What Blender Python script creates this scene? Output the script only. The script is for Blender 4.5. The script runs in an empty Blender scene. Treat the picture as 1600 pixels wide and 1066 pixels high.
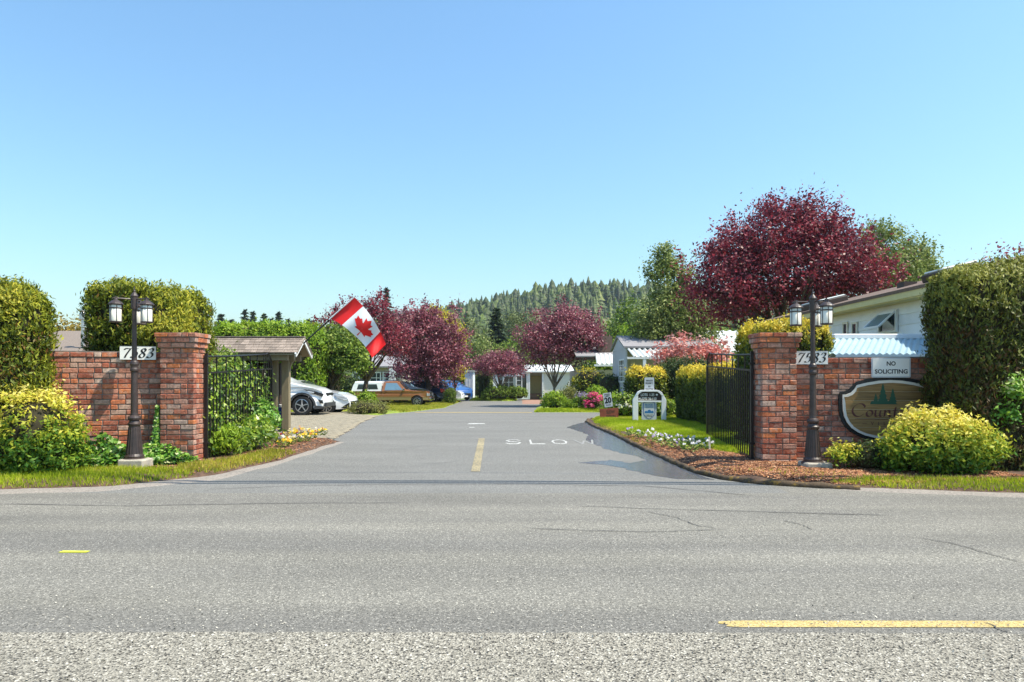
import bpy, bmesh, math, random
import numpy as np
from mathutils import Vector, Matrix, geometry

random.seed(7)
rng = np.random.default_rng(7)
sc = bpy.context.scene
COL = sc.collection
R = math.radians

# ------------------------------------------------------------------ camera, sky, sun, exposure
cam_d = bpy.data.cameras.new('camera')
cam = bpy.data.objects.new('camera', cam_d); COL.objects.link(cam)
cam_d.lens = 24.0; cam_d.sensor_width = 36.0; cam_d.sensor_fit = 'HORIZONTAL'
cam_d.shift_y = 0.0375
cam_d.clip_start = 0.05; cam_d.clip_end = 6000
cam.location = (0, 0, 1.35); cam.rotation_euler = (R(90), 0, 0)
sc.camera = cam

SUN_EL, SUN_AZ = R(60), R(-16)          # azimuth measured from +X towards +Y
world = bpy.data.worlds.new('World'); sc.world = world; world.use_nodes = True
wn = world.node_tree.nodes; wl = world.node_tree.links
bg = wn['Background']
sky = wn.new('ShaderNodeTexSky'); sky.sky_type = 'NISHITA'; sky.sun_disc = False
sky.sun_elevation = SUN_EL; sky.sun_rotation = R(90) - SUN_AZ
sky.air_density = 1.6; sky.dust_density = 1.1; sky.ozone_density = 9.0; sky.altitude = 0
tint = wn.new('ShaderNodeMix'); tint.data_type = 'RGBA'; tint.blend_type = 'MULTIPLY'; tint.inputs[0].default_value = 1
tint.inputs[7].default_value = (.96, 1.045, 1.0, 1)
wl.new(sky.outputs[0], tint.inputs[6]); wl.new(tint.outputs[2], bg.inputs[0]); bg.inputs[1].default_value = 0.15
sun_d = bpy.data.lights.new('sun', 'SUN'); sun = bpy.data.objects.new('sun', sun_d); COL.objects.link(sun)
sun_d.energy = 5.0; sun_d.angle = R(0.5); sun_d.color = (1.0, 0.92, 0.76)
sdir = Vector((math.cos(SUN_EL)*math.cos(SUN_AZ), math.cos(SUN_EL)*math.sin(SUN_AZ), math.sin(SUN_EL)))
sun.rotation_euler = sdir.to_track_quat('Z', 'Y').to_euler(); sun.location = (30, 0, 60)
vs = sc.view_settings
vs.view_transform = 'Standard'; vs.look = 'None'; vs.exposure = 0.6; vs.gamma = 1.0; vs.use_curve_mapping = False
sc.cycles.max_bounces = 6; sc.cycles.diffuse_bounces = 3; sc.cycles.glossy_bounces = 3
sc.cycles.transmission_bounces = 4; sc.cycles.transparent_max_bounces = 6
try:
    sc.cycles.use_denoising = True
except Exception: pass

HAZE = 0.00022
F = 1066.67; HZ = 593.0; CH = 1.35
def gz(y):
    """height of the ground along the entrance street: flat, then dipping a little behind the crossing"""
    return -0.45*np.clip((np.asarray(y, float)-27.0)/16.0, 0, 1)
def G(px, py):
    """pixel of the 1600x1066 photograph to flat ground"""
    Y = F*CH/(py-HZ); return ((px-800)*Y/F, Y)
def PX(px, Y): return (px-800)*Y/F
def PZ(py, Y): return CH+(HZ-py)*Y/F

# ------------------------------------------------------------------ object helpers
WM = {}
def tag(o, label=None, cat=None, group=None, kind=None):
    if label: o['label'] = label
    if cat: o['category'] = cat
    if group: o['group'] = group
    if kind: o['kind'] = kind
    return o
def thing(name, label, cat, loc=(0, 0, 0), rz=0.0, group=None):
    o = bpy.data.objects.new(name, None); COL.objects.link(o)
    o.empty_display_size = 0.2
    o.location = loc; o.rotation_euler = (0, 0, rz)
    WM[o] = Matrix.Translation(Vector(loc)) @ Matrix.Rotation(rz, 4, 'Z')
    return tag(o, label, cat, group)
def link_mesh(name, me, parent=None, local=False):
    o = bpy.data.objects.new(name, me); COL.objects.link(o)
    if parent is not None:
        o.parent = parent; WM[o] = WM.get(parent, Matrix.Identity(4))
        if not local: me.transform(WM[parent].inverted())
    else: WM[o] = Matrix.Identity(4)
    return o
def copy_tree(o, parent=None):
    c = o.copy(); COL.objects.link(c); c.parent = parent
    for ch in list(o.children):
        copy_tree(ch, c)
    return c

class MB:
    def __init__(s): s.v = []; s.f = []; s.m = []; s.xf = None
    def add(s, vs_, fs, m=0):
        b = len(s.v)
        if s.xf is not None: vs_ = [s.xf @ Vector(v) for v in vs_]
        s.v += [tuple(v) for v in vs_]; s.f += [tuple(b+i for i in f) for f in fs]; s.m += [m]*len(fs); return s
    def box(s, c, d, rz=0, m=0, mat=None):
        x, y, z = d[0]/2, d[1]/2, d[2]/2
        vs_ = [Vector(p) for p in ((-x,-y,-z),(x,-y,-z),(x,y,-z),(-x,y,-z),(-x,-y,z),(x,-y,z),(x,y,z),(-x,y,z))]
        Mx = mat if mat is not None else Matrix.Rotation(rz, 4, 'Z')
        vs_ = [Mx @ v + Vector(c) for v in vs_]
        return s.add(vs_, [(0,3,2,1),(4,5,6,7),(0,1,5,4),(1,2,6,5),(2,3,7,6),(3,0,4,7)], m)
    def bar(s, a, b, w, h=None, m=0):
        a = Vector(a); b = Vector(b); d = b-a; h = h or w
        q = d.to_track_quat('X', 'Z').to_matrix().to_4x4()
        return s.box((a+b)/2, (d.length, w, h), m=m, mat=q)
    def tube(s, pts, rad, n=6, m=0, caps=True):
        pts = [Vector(p) for p in pts]
        if not hasattr(rad, '__len__'): rad = [rad]*len(pts)
        vs_ = []; fs = []
        for i, p in enumerate(pts):
            d = (pts[min(i+1, len(pts)-1)]-pts[max(i-1, 0)])
            if d.length < 1e-9: d = Vector((0, 0, 1))
            d.normalize()
            ref = Vector((1, 0, 0)) if abs(d.x) < .8 else Vector((0, 1, 0))
            u = d.cross(ref).normalized(); w = d.cross(u)
            for k in range(n):
                a = 2*math.pi*k/n
                vs_.append(p + (u*math.cos(a)+w*math.sin(a))*rad[i])
        for i in range(len(pts)-1):
            for k in range(n):
                a, b = i*n+k, i*n+(k+1) % n
                fs.append((a, b, b+n, a+n))
        if caps:
            fs.append(tuple(range(n))[::-1]); fs.append(tuple((len(pts)-1)*n+k for k in range(n)))
        return s.add(vs_, fs, m)
    def lathe(s, prof, n=20, c=(0, 0, 0), m=0, mat=None):
        vs_ = []; fs = []
        for r, z in prof:
            for k in range(n):
                a = 2*math.pi*k/n; vs_.append(Vector((r*math.cos(a), r*math.sin(a), z)))
        if mat is not None: vs_ = [mat @ v for v in vs_]
        vs_ = [v+Vector(c) for v in vs_]
        for i in range(len(prof)-1):
            for k in range(n):
                a, b = i*n+k, i*n+(k+1) % n
                fs.append((a, b, b+n, a+n))
        fs.append(tuple(range(n))[::-1]); fs.append(tuple((len(prof)-1)*n+k for k in range(n)))
        return s.add(vs_, fs, m)
    def prism(s, poly, o, ux, uy, t, m=0, n=None):
        """polygon (a,b) in plane o + a*ux + b*uy, extruded by t along ux x uy"""
        o = Vector(o); ux = Vector(ux); uy = Vector(uy); nn = ux.cross(uy).normalized()
        fr = [o+ux*a+uy*b+nn*t for a, b in poly]; bk = [o+ux*a+uy*b for a, b in poly]; k = len(poly)
        tris = geometry.tessellate_polygon([[Vector((a, b, 0)) for a, b in poly]])
        fs = []
        for t3 in tris:
            (x0, y0), (x1, y1), (x2, y2) = [poly[i] for i in t3]
            if (x1-x0)*(y2-y0)-(x2-x0)*(y1-y0) < 0: t3 = t3[::-1]
            fs.append(tuple(t3)); fs.append(tuple(k+i for i in t3[::-1]))
        area = sum(poly[i][0]*poly[(i+1) % k][1]-poly[(i+1) % k][0]*poly[i][1] for i in range(k))
        for i in range(k):
            j = (i+1) % k
            fs.append((i, k+i, k+j, j) if area > 0 else (j, k+j, k+i, i))
        return s.add(fr+bk, fs, m)
    def build(s, name, mats, parent=None, smooth=False, local=False, bevel=0):
        me = bpy.data.meshes.new(name); me.from_pydata(s.v, [], s.f)
        if not isinstance(mats, (list, tuple)): mats = [mats]
        for x in mats: me.materials.append(x)
        me.polygons.foreach_set('material_index', s.m)
        if smooth: me.polygons.foreach_set('use_smooth', [True]*len(s.f))
        me.update()
        if bevel:
            bm = bmesh.new(); bm.from_mesh(me)
            bmesh.ops.bevel(bm, geom=[e for e in bm.edges if e.is_manifold and e.calc_face_angle(0) > .5], offset=bevel, segments=1, affect='EDGES')
            bm.to_mesh(me); bm.free()
        return link_mesh(name, me, parent, local)
def mesh_np(name, v, f, mat, parent=None, local=False, val=None, smooth=False, mi=None):
    """v (n,3), f (m,k) all faces of k corners"""
    v = np.asarray(v, np.float32); f = np.asarray(f, np.int32); k = f.shape[1]
    me = bpy.data.meshes.new(name)
    me.vertices.add(len(v)); me.vertices.foreach_set('co', v.ravel())
    me.loops.add(f.size); me.loops.foreach_set('vertex_index', f.ravel())
    me.polygons.add(len(f)); me.polygons.foreach_set('loop_start', np.arange(0, f.size, k, dtype=np.int32))
    try: me.polygons.foreach_set('loop_total', np.full(len(f), k, np.int32))
    except Exception: pass
    for x in (mat if isinstance(mat, (list, tuple)) else [mat]): me.materials.append(x)
    if mi is not None: me.polygons.foreach_set('material_index', np.asarray(mi, np.int32))
    if smooth: me.polygons.foreach_set('use_smooth', np.ones(len(f), bool))
    if val is not None:
        at = me.attributes.new('v', 'FLOAT', 'FACE'); at.data.foreach_set('value', np.asarray(val, np.float32))
    me.update(calc_edges=True)
    return link_mesh(name, me, parent, local)

def nz(p, s, seed=0, oct_=3):
    """cheap smooth noise, about -1..1"""
    r = np.random.default_rng(seed+991); p = np.asarray(p, float)*s; out = 0; a = 1; tot = 0
    for o in range(oct_):
        for _ in range(3):
            d = r.normal(size=p.shape[1]); d /= np.linalg.norm(d)
            out = out + a*np.sin(p@d*2.3+r.uniform(0, 6.28)+1.3*np.sin(p@np.roll(d, 1)*1.7+r.uniform(0, 6)))
            tot += a*.75
        p = p*2.1; a *= .5
    return out/tot
def unit(a): return a/np.maximum(np.linalg.norm(a, axis=1, keepdims=True), 1e-9)

# ------------------------------------------------------------------ materials
def ramp(nt, stops, interp='LINEAR'):
    r = nt.nodes.new('ShaderNodeValToRGB'); r.color_ramp.interpolation = interp
    el = r.color_ramp.elements
    while len(el) > 1: el.remove(el[-1])
    for i, (p, c) in enumerate(stops):
        e = el[0] if i == 0 else el.new(p)
        e.position = p; e.color = (c[0], c[1], c[2], 1)
    return r
def newmat(name):
    m = bpy.data.materials.new(name); m.use_nodes = True
    return m, m.node_tree, m.node_tree.nodes['Principled BSDF']
def pos_node(nt, scale=(1, 1, 1), obj=False):
    if obj:
        g = nt.nodes.new('ShaderNodeTexCoord'); out = g.outputs['Object']
    else:
        g = nt.nodes.new('ShaderNodeNewGeometry'); out = g.outputs['Position']
    mp = nt.nodes.new('ShaderNodeMapping'); mp.inputs['Scale'].default_value = scale
    nt.links.new(out, mp.inputs[0]); return mp.outputs[0]
def noise(nt, vec, scale, detail=4, rough=.55):
    n = nt.nodes.new('ShaderNodeTexNoise'); n.inputs['Scale'].default_value = scale
    n.inputs['Detail'].default_value = detail; n.inputs['Roughness'].default_value = rough
    nt.links.new(vec, n.inputs['Vector']); return n
def mixc(nt, fac, a, b, mode='MIX'):
    m = nt.nodes.new('ShaderNodeMix'); m.data_type = 'RGBA'; m.blend_type = mode
    for i, x in ((0, fac), (6, a), (7, b)):
        if hasattr(x, 'links') or hasattr(x, 'is_linked'): nt.links.new(x, m.inputs[i])
        elif i == 0: m.inputs[0].default_value = x
        else: m.inputs[i].default_value = (*x[:3], 1)
    return m.outputs[2]
def bump(nt, b, h, strength, dist=.01):
    n = nt.nodes.new('ShaderNodeBump'); n.inputs['Strength'].default_value = strength; n.inputs['Distance'].default_value = dist
    nt.links.new(h, n.inputs['Height']); nt.links.new(n.outputs[0], b.inputs['Normal'])
def mat(name, col, rough=.7, var=.12, scale=6, bmp=0, bscale=60, spec=.4, metal=0, stretch=(1, 1, 1), rnd=0, coat=0, trans=0, dirt=None):
    m, nt, b = newmat(name)
    vec = pos_node(nt, stretch)
    n = noise(nt, vec, scale)
    lo = tuple(c*(1-var) for c in col); hi = tuple(min(1, c*(1+var)) for c in col)
    r = ramp(nt, [(.3, lo), (.7, hi)]); nt.links.new(n.outputs[0], r.inputs[0]); out = r.outputs[0]
    if dirt:
        n2 = noise(nt, vec, dirt[1], 6, .65); r2 = ramp(nt, [(dirt[2], (0, 0, 0)), (min(1, dirt[2]+.18), (1, 1, 1))]); nt.links.new(n2.outputs[0], r2.inputs[0])
        out = mixc(nt, r2.outputs[0], out, dirt[0])
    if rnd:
        oi = nt.nodes.new('ShaderNodeObjectInfo')
        rr = ramp(nt, [(0, (1-rnd,)*3), (1, (1+rnd,)*3)]); nt.links.new(oi.outputs['Random'], rr.inputs[0])
        out = mixc(nt, 1.0, out, rr.outputs[0], 'MULTIPLY')
    nt.links.new(out, b.inputs['Base Color'])
    b.inputs['Roughness'].default_value = rough; b.inputs['Metallic'].default_value = metal
    b.inputs['Specular IOR Level'].default_value = spec
    b.inputs['Coat Weight'].default_value = coat; b.inputs['Coat Roughness'].default_value = .05
    b.inputs['Transmission Weight'].default_value = trans
    if bmp:
        nb = noise(nt, pos_node(nt, stretch), bscale, 3); bump(nt, b, nb.outputs[0], bmp)
    return m
def leafmat(name, stops, trans=.35, rough=.55, spec=.3, tint=.18, nscale=.8):
    m, nt, b = newmat(name)
    at = nt.nodes.new('ShaderNodeAttribute'); at.attribute_name = 'v'
    r = ramp(nt, stops); nt.links.new(at.outputs['Fac'], r.inputs[0])
    n = noise(nt, pos_node(nt), nscale, 2); r2 = ramp(nt, [(.3, (1-tint, 1-tint, 1-tint)), (.7, (1+tint, 1+tint, 1+tint*.6))])
    nt.links.new(n.outputs[0], r2.inputs[0])
    c = mixc(nt, 1.0, r.outputs[0], r2.outputs[0], 'MULTIPLY')
    nt.links.new(c, b.inputs['Base Color']); b.inputs['Roughness'].default_value = rough
    b.inputs['Specular IOR Level'].default_value = spec
    if trans:
        t = nt.nodes.new('ShaderNodeBsdfTranslucent'); nt.links.new(c, t.inputs[0])
        mx = nt.nodes.new('ShaderNodeMixShader'); mx.inputs[0].default_value = trans
        nt.links.new(b.outputs[0], mx.inputs[1]); nt.links.new(t.outputs[0], mx.inputs[2])
        nt.links.new(mx.outputs[0], nt.nodes['Material Output'].inputs[0])
    return m

def asphalt(name, stops, cell, blot=.18, tone=(1, 1, 1), bstr=.5, streak=True, rough=.9):
    m, nt, b = newmat(name)
    vec = pos_node(nt)
    vo = nt.nodes.new('ShaderNodeTexVoronoi'); vo.inputs['Scale'].default_value = cell; nt.links.new(vec, vo.inputs['Vector'])
    sep = nt.nodes.new('ShaderNodeSeparateColor'); nt.links.new(vo.outputs['Color'], sep.inputs[0])
    r = ramp(nt, stops); nt.links.new(sep.outputs[0], r.inputs[0])
    n1 = noise(nt, vec, cell*.35, 3, .7); rn = ramp(nt, [(.32, (.72,)*3), (.68, (1.25,)*3)]); nt.links.new(n1.outputs[0], rn.inputs[0])
    c = mixc(nt, 1.0, r.outputs[0], rn.outputs[0], 'MULTIPLY')
    n2 = noise(nt, pos_node(nt, (.25, 1, 1)), 1.1, 5, .6)
    r2 = ramp(nt, [(.3, tuple((1-blot)*t for t in tone)), (.72, tuple((1+blot)*t for t in tone))]); nt.links.new(n2.outputs[0], r2.inputs[0])
    c = mixc(nt, 1.0, c, r2.outputs[0], 'MULTIPLY')
    if streak:
        n3 = noise(nt, pos_node(nt, (.03, 1, 1)), 1.5, 4, .55)
        r3 = ramp(nt, [(.35, (.84, .845, .86)), (.65, (1.1, 1.1, 1.07))]); nt.links.new(n3.outputs[0], r3.inputs[0])
        c = mixc(nt, 1.0, c, r3.outputs[0], 'MULTIPLY')
    nt.links.new(c, b.inputs['Base Color']); b.inputs['Roughness'].default_value = rough
    b.inputs['Specular IOR Level'].default_value = .25
    bump(nt, b, vo.outputs['Distance'], bstr, .006)
    return m
def brickmat():
    m, nt, b = newmat('old_brick')
    oi = nt.nodes.new('ShaderNodeObjectInfo')
    r = ramp(nt, [(0, (.26, .085, .055)), (.1, (.36, .115, .07)), (.28, (.43, .16, .1)), (.44, (.46, .21, .145)), (.6, (.51, .17, .08)), (.7, (.46, .25, .185)), (.8, (.48, .31, .24)), (.9, (.58, .2, .08)), (.96, (.5, .37, .3))], 'CONSTANT')
    nt.links.new(oi.outputs['Random'], r.inputs[0])
    vec = pos_node(nt)
    n = noise(nt, vec, 22, 5, .7); rn = ramp(nt, [(.3, (.5, .46, .45)), (.7, (1.45, 1.42, 1.4))]); nt.links.new(n.outputs[0], rn.inputs[0])
    c = mixc(nt, 1.0, r.outputs[0], rn.outputs[0], 'MULTIPLY')
    n2 = noise(nt, vec, 9, 6, .7); r2 = ramp(nt, [(.5, (0, 0, 0)), (.68, (.75, .75, .75))]); nt.links.new(n2.outputs[0], r2.inputs[0])
    c = mixc(nt, r2.outputs[0], c, (.46, .34, .27))
    n3 = noise(nt, vec, 2.2, 4, .6); r3 = ramp(nt, [(.5, (0, 0, 0)), (.7, (.55, .55, .55))]); nt.links.new(n3.outputs[0], r3.inputs[0])
    c = mixc(nt, r3.outputs[0], c, (.085, .045, .035))
    nt.links.new(c, b.inputs['Base Color']); b.inputs['Roughness'].default_value = .92
    b.inputs['Specular IOR Level'].default_value = .2
    nb = noise(nt, vec, 70, 4, .7); bump(nt, b, nb.outputs[0], .7, .008)
    return m
def siding(name, col): return mat(name, col, .6, .05, 3, rnd=.05, dirt=((col[0]*.7, col[1]*.7, col[2]*.68), 1.5, .62))

MT = {}
MT['brick'] = brickmat()
MT['mortar'] = mat('mortar', (.2, .165, .14), .95, .3, 14, bmp=.5, bscale=90)
MT['asphalt'] = asphalt('asphalt', [(0, (.095, .09, .08)), (.25, (.162, .154, .136)), (.75, (.205, .194, .17)), (.92, (.26, .246, .215)), (.985, (.44, .415, .36))], 135, .13, bstr=.35)
MT['asphalt_entry'] = asphalt('asphalt_entry', [(0, (.11, .108, .1)), (.3, (.158, .156, .144)), (.8, (.198, .195, .181)), (1, (.3, .29, .27))], 120, .12, bstr=.3, streak=False)
MT['chipseal'] = asphalt('chipseal', [(0, (.025, .022, .02)), (.12, (.09, .083, .072)), (.24, (.19, .176, .145)), (.6, (.285, .264, .216)), (.9, (.375, .346, .286)), (1, (.56, .53, .46))], 112, .07, bstr=1.0, streak=False)
MT['asphalt_wet'] = asphalt('asphalt_wet', [(0, (.06, .065, .075)), (1, (.13, .14, .16))], 80, .1, bstr=.05, streak=False, rough=.2)
MT['asphalt_wet'].node_tree.nodes['Principled BSDF'].inputs['Specular IOR Level'].default_value = .7
MT['seal'] = mat('crack_sealant', (.07, .068, .066), .8, .2, 8)
MT['yellow_paint'] = asphalt('yellow_road_paint', [(0, (.2, .18, .14)), (.08, (.3, .24, .13)), (.2, (.5, .37, .14)), (.8, (.6, .45, .18)), (1, (.68, .54, .28))], 125, .14, bstr=.4)
MT['white_paint'] = asphalt('white_road_paint', [(0, (.18, .18, .17)), (.3, (.32, .32, .31)), (.5, (.55, .55, .53)), (1, (.7, .7, .68))], 60, .14, bstr=.4)
MT['ghost_paint'] = mat('ghost_of_white_paint', (.3, .3, .29), .85, .1, 9, dirt=((.2, .2, .19), 20, .42))
MT['stone_chip'] = leafmat('stone_chip', [(0, (.06, .055, .05)), (.25, (.25, .23, .2)), (.7, (.42, .39, .34)), (1, (.6, .57, .5))], 0, .9)
MT['faded_yellow'] = asphalt('faded_yellow_paint', [(0, (.16, .155, .14)), (.35, (.22, .2, .15)), (.6, (.34, .28, .16)), (1, (.44, .36, .2))], 90, .16, bstr=.3)
MT['lime_paint'] = mat('lime_spray_paint', (.62, .66, .05), .8, .1, 9, dirt=((.3, .3, .16), 30, .6))
MT['soil'] = mat('soil', (.1, .06, .04), .97, .45, 9, bmp=1, bscale=40)
MT['soil_grassy'] = mat('grassy_soil', (.2, .26, .03), .97, .4, 5, bmp=.8, bscale=30)
MT['base'] = mat('meadow', (.09, .13, .035), .97, .35, .4)
MT['hill'] = mat('hill_floor', (.035, .05, .02), .97, .3, .05)
MT['kerb'] = mat('mossy_kerb', (.085, .058, .035), .95, .35, 9, bmp=1, bscale=30, dirt=((.3, .18, .03), 16, .54))
MT['gravel'] = mat('roadside_gravel', (.26, .23, .2), .95, .35, 45, bmp=.8, bscale=60)
MT['paver'] = mat('paver', (.28, .245, .18), .9, .15, 5, bmp=.4, bscale=80)
MT['paver_red'] = mat('red_paver', (.3, .17, .12), .9, .2, 5)
MT['joint'] = mat('paver_joint', (.1, .085, .065), .95, .2, 20)
MT['iron'] = mat('black_iron', (.012, .011, .011), .42, .3, 12, bmp=.15, bscale=120, spec=.5)
MT['bronze'] = mat('bronze_lamp', (.05, .034, .03), .42, .25, 14, bmp=.12, bscale=120, spec=.5)
MT['frost'] = mat('frosted_glass', (.84, .8, .68), .35, .05, 10, spec=.5)
MT['concrete'] = mat('concrete', (.42, .38, .31), .92, .25, 12, bmp=.6, bscale=50)
MT['white'] = mat('white_paint_wood', (.78, .79, .8), .5, .04, 4)
MT['whiteplate'] = mat('white_plate', (.8, .79, .75), .45, .03, 4)
MT['greyplate'] = mat('grey_plate', (.55, .57, .6), .45, .05, 8)
MT['black'] = mat('black_paint', (.012, .012, .013), .45, .2, 10)
MT['blue'] = mat('blue_paint', (.03, .09, .42), .4, .05, 4)
MT['bluetext'] = mat('blue_ink', (.03, .16, .4), .5, .05, 4)
MT['wood_sign'] = mat('cedar_sign', (.27, .16, .055), .55, .35, 5, stretch=(.6, 1, 9), bmp=.3, bscale=30, rnd=.22)
MT['brown_letter'] = mat('maroon_letter', (.1, .022, .018), .5, .1, 4)
MT['green_logo'] = mat('green_logo', (.01, .075, .04), .5, .1, 4)
MT['cream'] = mat('cream_rim', (.72, .68, .6), .5, .05, 8)
MT['darkbrown'] = mat('dark_brown_board', (.05, .032, .024), .6, .1, 8)
MT['rustboard'] = mat('red_brown_board', (.27, .07, .04), .7, .25, 10)
MT['post_wood'] = mat('olive_painted_post', (.25, .2, .12), .7, .12, 6, stretch=(4, 4, .6), bmp=.15, bscale=30)
MT['shingle'] = mat('weathered_shingle', (.25, .2, .165), .92, .25, 16, stretch=(3, 1, 1), bmp=.5, bscale=70, rnd=.28)
MT['roof_brown'] = mat('brown_asphalt_shingle', (.16, .11, .085), .92, .25, 14, stretch=(1, 1, 6), bmp=.5, bscale=40)
MT['roof_grey'] = mat('grey_asphalt_shingle', (.26, .25, .26), .92, .15, 14, stretch=(1, 1, 6), bmp=.4, bscale=40)
MT['siding_white'] = siding('white_siding', (.76, .79, .85))
MT['siding_grey'] = siding('lavender_grey_siding', (.5, .5, .55))
MT['siding_beige'] = siding('beige_siding', (.42, .38, .31))
MT['fascia'] = mat('cream_fascia', (.6, .53, .26), .6, .06, 5)
MT['corr'] = mat('corrugated_panel', (.36, .5, .56), .35, .08, 4, trans=.0, dirt=((.5, .56, .56), 3, .6))
MT['corr_white'] = mat('white_corrugated_panel', (.62, .64, .62), .4, .04, 4)
MT['glass'] = mat('window_glass', (.03, .04, .05), .06, .1, 3, spec=1.0)
MT['skyglass'] = mat('pale_glass', (.2, .32, .4), .05, .1, 3, spec=1.0, metal=.3)
MT['bark'] = mat('bark', (.1, .07, .05), .95, .35, 8, stretch=(4, 4, 1), bmp=1, bscale=30)
MT['bark_pale'] = mat('pale_bark', (.2, .155, .12), .9, .3, 8, stretch=(4, 4, 1), bmp=.8, bscale=30)
MT['twigs'] = mat('hedge_twigs', (.035, .03, .014), .97, .4, 9)
MT['red'] = mat('flag_red', (.72, .012, .012), .6, .05, 3)
MT['flagwhite'] = mat('flag_white', (.82, .83, .85), .6, .03, 3)
MT['rubber'] = mat('rubber', (.018, .018, .018), .8, .1, 10)
MT['alloy'] = mat('alloy', (.5, .5, .52), .3, .05, 10, metal=.8)
MT['chrome'] = mat('chrome', (.7, .7, .72), .12, .03, 10, metal=1)
MT['lamp_lens'] = mat('lamp_lens', (.45, .47, .5), .1, .1, 10, spec=.9)
MT['tail'] = mat('tail_lens', (.45, .01, .01), .15, .1, 10)
MT['trim'] = mat('grey_plastic_trim', (.05, .05, .053), .6, .1, 20)
MT['paint_white'] = mat('car_white', (.84, .85, .86), .3, .01, 2, coat=1)
MT['paint_brown'] = mat('car_brown', (.3, .12, .045), .35, .02, 2, coat=1)
MT['paint_tan'] = mat('car_tan', (.5, .33, .2), .35, .02, 2, coat=1)
MT['paint_navy'] = mat('car_navy', (.02, .035, .11), .3, .02, 2, coat=1)
MT['paint_slate'] = mat('car_slate', (.04, .055, .08), .3, .02, 2, coat=1)
MT['paint_blue'] = mat('car_blue', (.02, .1, .32), .3, .02, 2, coat=1)
# foliage
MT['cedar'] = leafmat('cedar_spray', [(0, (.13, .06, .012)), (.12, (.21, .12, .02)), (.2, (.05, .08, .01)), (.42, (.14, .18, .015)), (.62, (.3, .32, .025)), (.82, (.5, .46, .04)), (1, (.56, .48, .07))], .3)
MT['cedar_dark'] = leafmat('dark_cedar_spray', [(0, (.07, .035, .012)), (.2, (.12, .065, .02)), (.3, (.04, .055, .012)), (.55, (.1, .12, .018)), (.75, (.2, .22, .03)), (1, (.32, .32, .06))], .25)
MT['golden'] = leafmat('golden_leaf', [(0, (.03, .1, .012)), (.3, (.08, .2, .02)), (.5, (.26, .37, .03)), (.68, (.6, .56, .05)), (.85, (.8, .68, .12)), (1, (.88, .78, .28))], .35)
MT['hedge_yel'] = leafmat('yellow_topped_leaf', [(0, (.03, .05, .01)), (.4, (.085, .12, .015)), (.62, (.18, .22, .02)), (.78, (.52, .44, .03)), (1, (.72, .56, .06))], .3)
MT['ivy'] = leafmat('ivy_leaf', [(0, (.04, .12, .02)), (.5, (.11, .28, .03)), (.85, (.28, .44, .06)), (1, (.65, .66, .4))], .3, .4, .5)
MT['vine'] = leafmat('vine_leaf', [(0, (.02, .06, .008)), (.4, (.09, .19, .015)), (.7, (.32, .44, .03)), (.93, (.58, .62, .2)), (1, (.7, .72, .45))], .4, .4, .5)
MT['plum'] = leafmat('purple_plum_leaf', [(0, (.025, .008, .014)), (.3, (.085, .016, .03)), (.6, (.22, .03, .052)), (.85, (.43, .052, .08)), (1, (.58, .33, .34))], .4, .45, .45, nscale=.6)
MT['plum_far'] = leafmat('mauve_plum_leaf', [(0, (.035, .012, .02)), (.35, (.15, .03, .052)), (.7, (.36, .1, .14)), (1, (.62, .38, .41))], .35, .45, .45, nscale=.6)
MT['photinia'] = leafmat('photinia_leaf', [(0, (.3, .24, .12)), (.15, (.5, .1, .08)), (.55, (.72, .3, .27)), (1, (.82, .62, .58))], .45)
MT['birch'] = leafmat('birch_leaf', [(0, (.045, .07, .02)), (.5, (.17, .22, .05)), (.85, (.36, .4, .13)), (1, (.48, .5, .26))], .35)
MT['green'] = leafmat('mid_green_leaf', [(0, (.035, .06, .01)), (.45, (.1, .17, .02)), (.8, (.25, .34, .04)), (1, (.42, .46, .12))], .35)
MT['bright'] = leafmat('bright_green_leaf', [(0, (.07, .13, .01)), (.5, (.2, .33, .02)), (1, (.45, .55, .05))], .4)
MT['darkgreen'] = leafmat('dark_green_leaf', [(0, (.018, .032, .01)), (.6, (.045, .08, .016)), (1, (.13, .17, .035))], .2)
MT['olive'] = leafmat('olive_leaf', [(0, (.05, .065, .02)), (.6, (.13, .16, .05)), (1, (.28, .31, .13))], .3)
MT['yellowtree'] = leafmat('yellow_leaf', [(0, (.16, .16, .01)), (.5, (.5, .44, .02)), (1, (.75, .62, .04))], .4)
MT['spruce'] = leafmat('spruce_needles', [(0, (.02, .035, .016)), (.6, (.045, .075, .03)), (1, (.1, .14, .045))], .15)
MT['fir'] = leafmat('fir_needles', [(0, (.012, .026, .008)), (.45, (.04, .07, .016)), (.8, (.095, .135, .026)), (1, (.18, .21, .04))], .15, nscale=.03, tint=.3)
MT['grass'] = leafmat('grass_blade', [(0, (.15, .24, .01)), (.5, (.42, .52, .02)), (.85, (.62, .64, .06)), (1, (.75, .62, .22))], .5)
MT['weeds'] = leafmat('weed_blade', [(0, (.16, .22, .02)), (.5, (.42, .42, .03)), (1, (.62, .48, .12))], .35)
MT['chips'] = leafmat('bark_chips', [(0, (.07, .03, .018)), (.45, (.25, .1, .05)), (.85, (.5, .23, .11)), (1, (.66, .44, .28))], 0, .9)
MT['pansy'] = leafmat('pansy_petal', [(0, (.5, .08, .02)), (.18, (.75, .5, .02)), (.4, (.8, .62, .04)), (.6, (.75, .72, .66)), (.78, (.06, .02, .16)), (.9, (.5, .4, .2)), (1, (.3, .03, .03))], .3)
MT['alyssum'] = leafmat('alyssum_petal', [(0, (.35, .25, .5)), (.4, (.6, .58, .68)), (1, (.78, .78, .8))], .3)
MT['pink'] = leafmat('pink_petal', [(0, (.5, .02, .12)), (.5, (.72, .07, .22)), (1, (.8, .3, .4))], .4)
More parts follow.
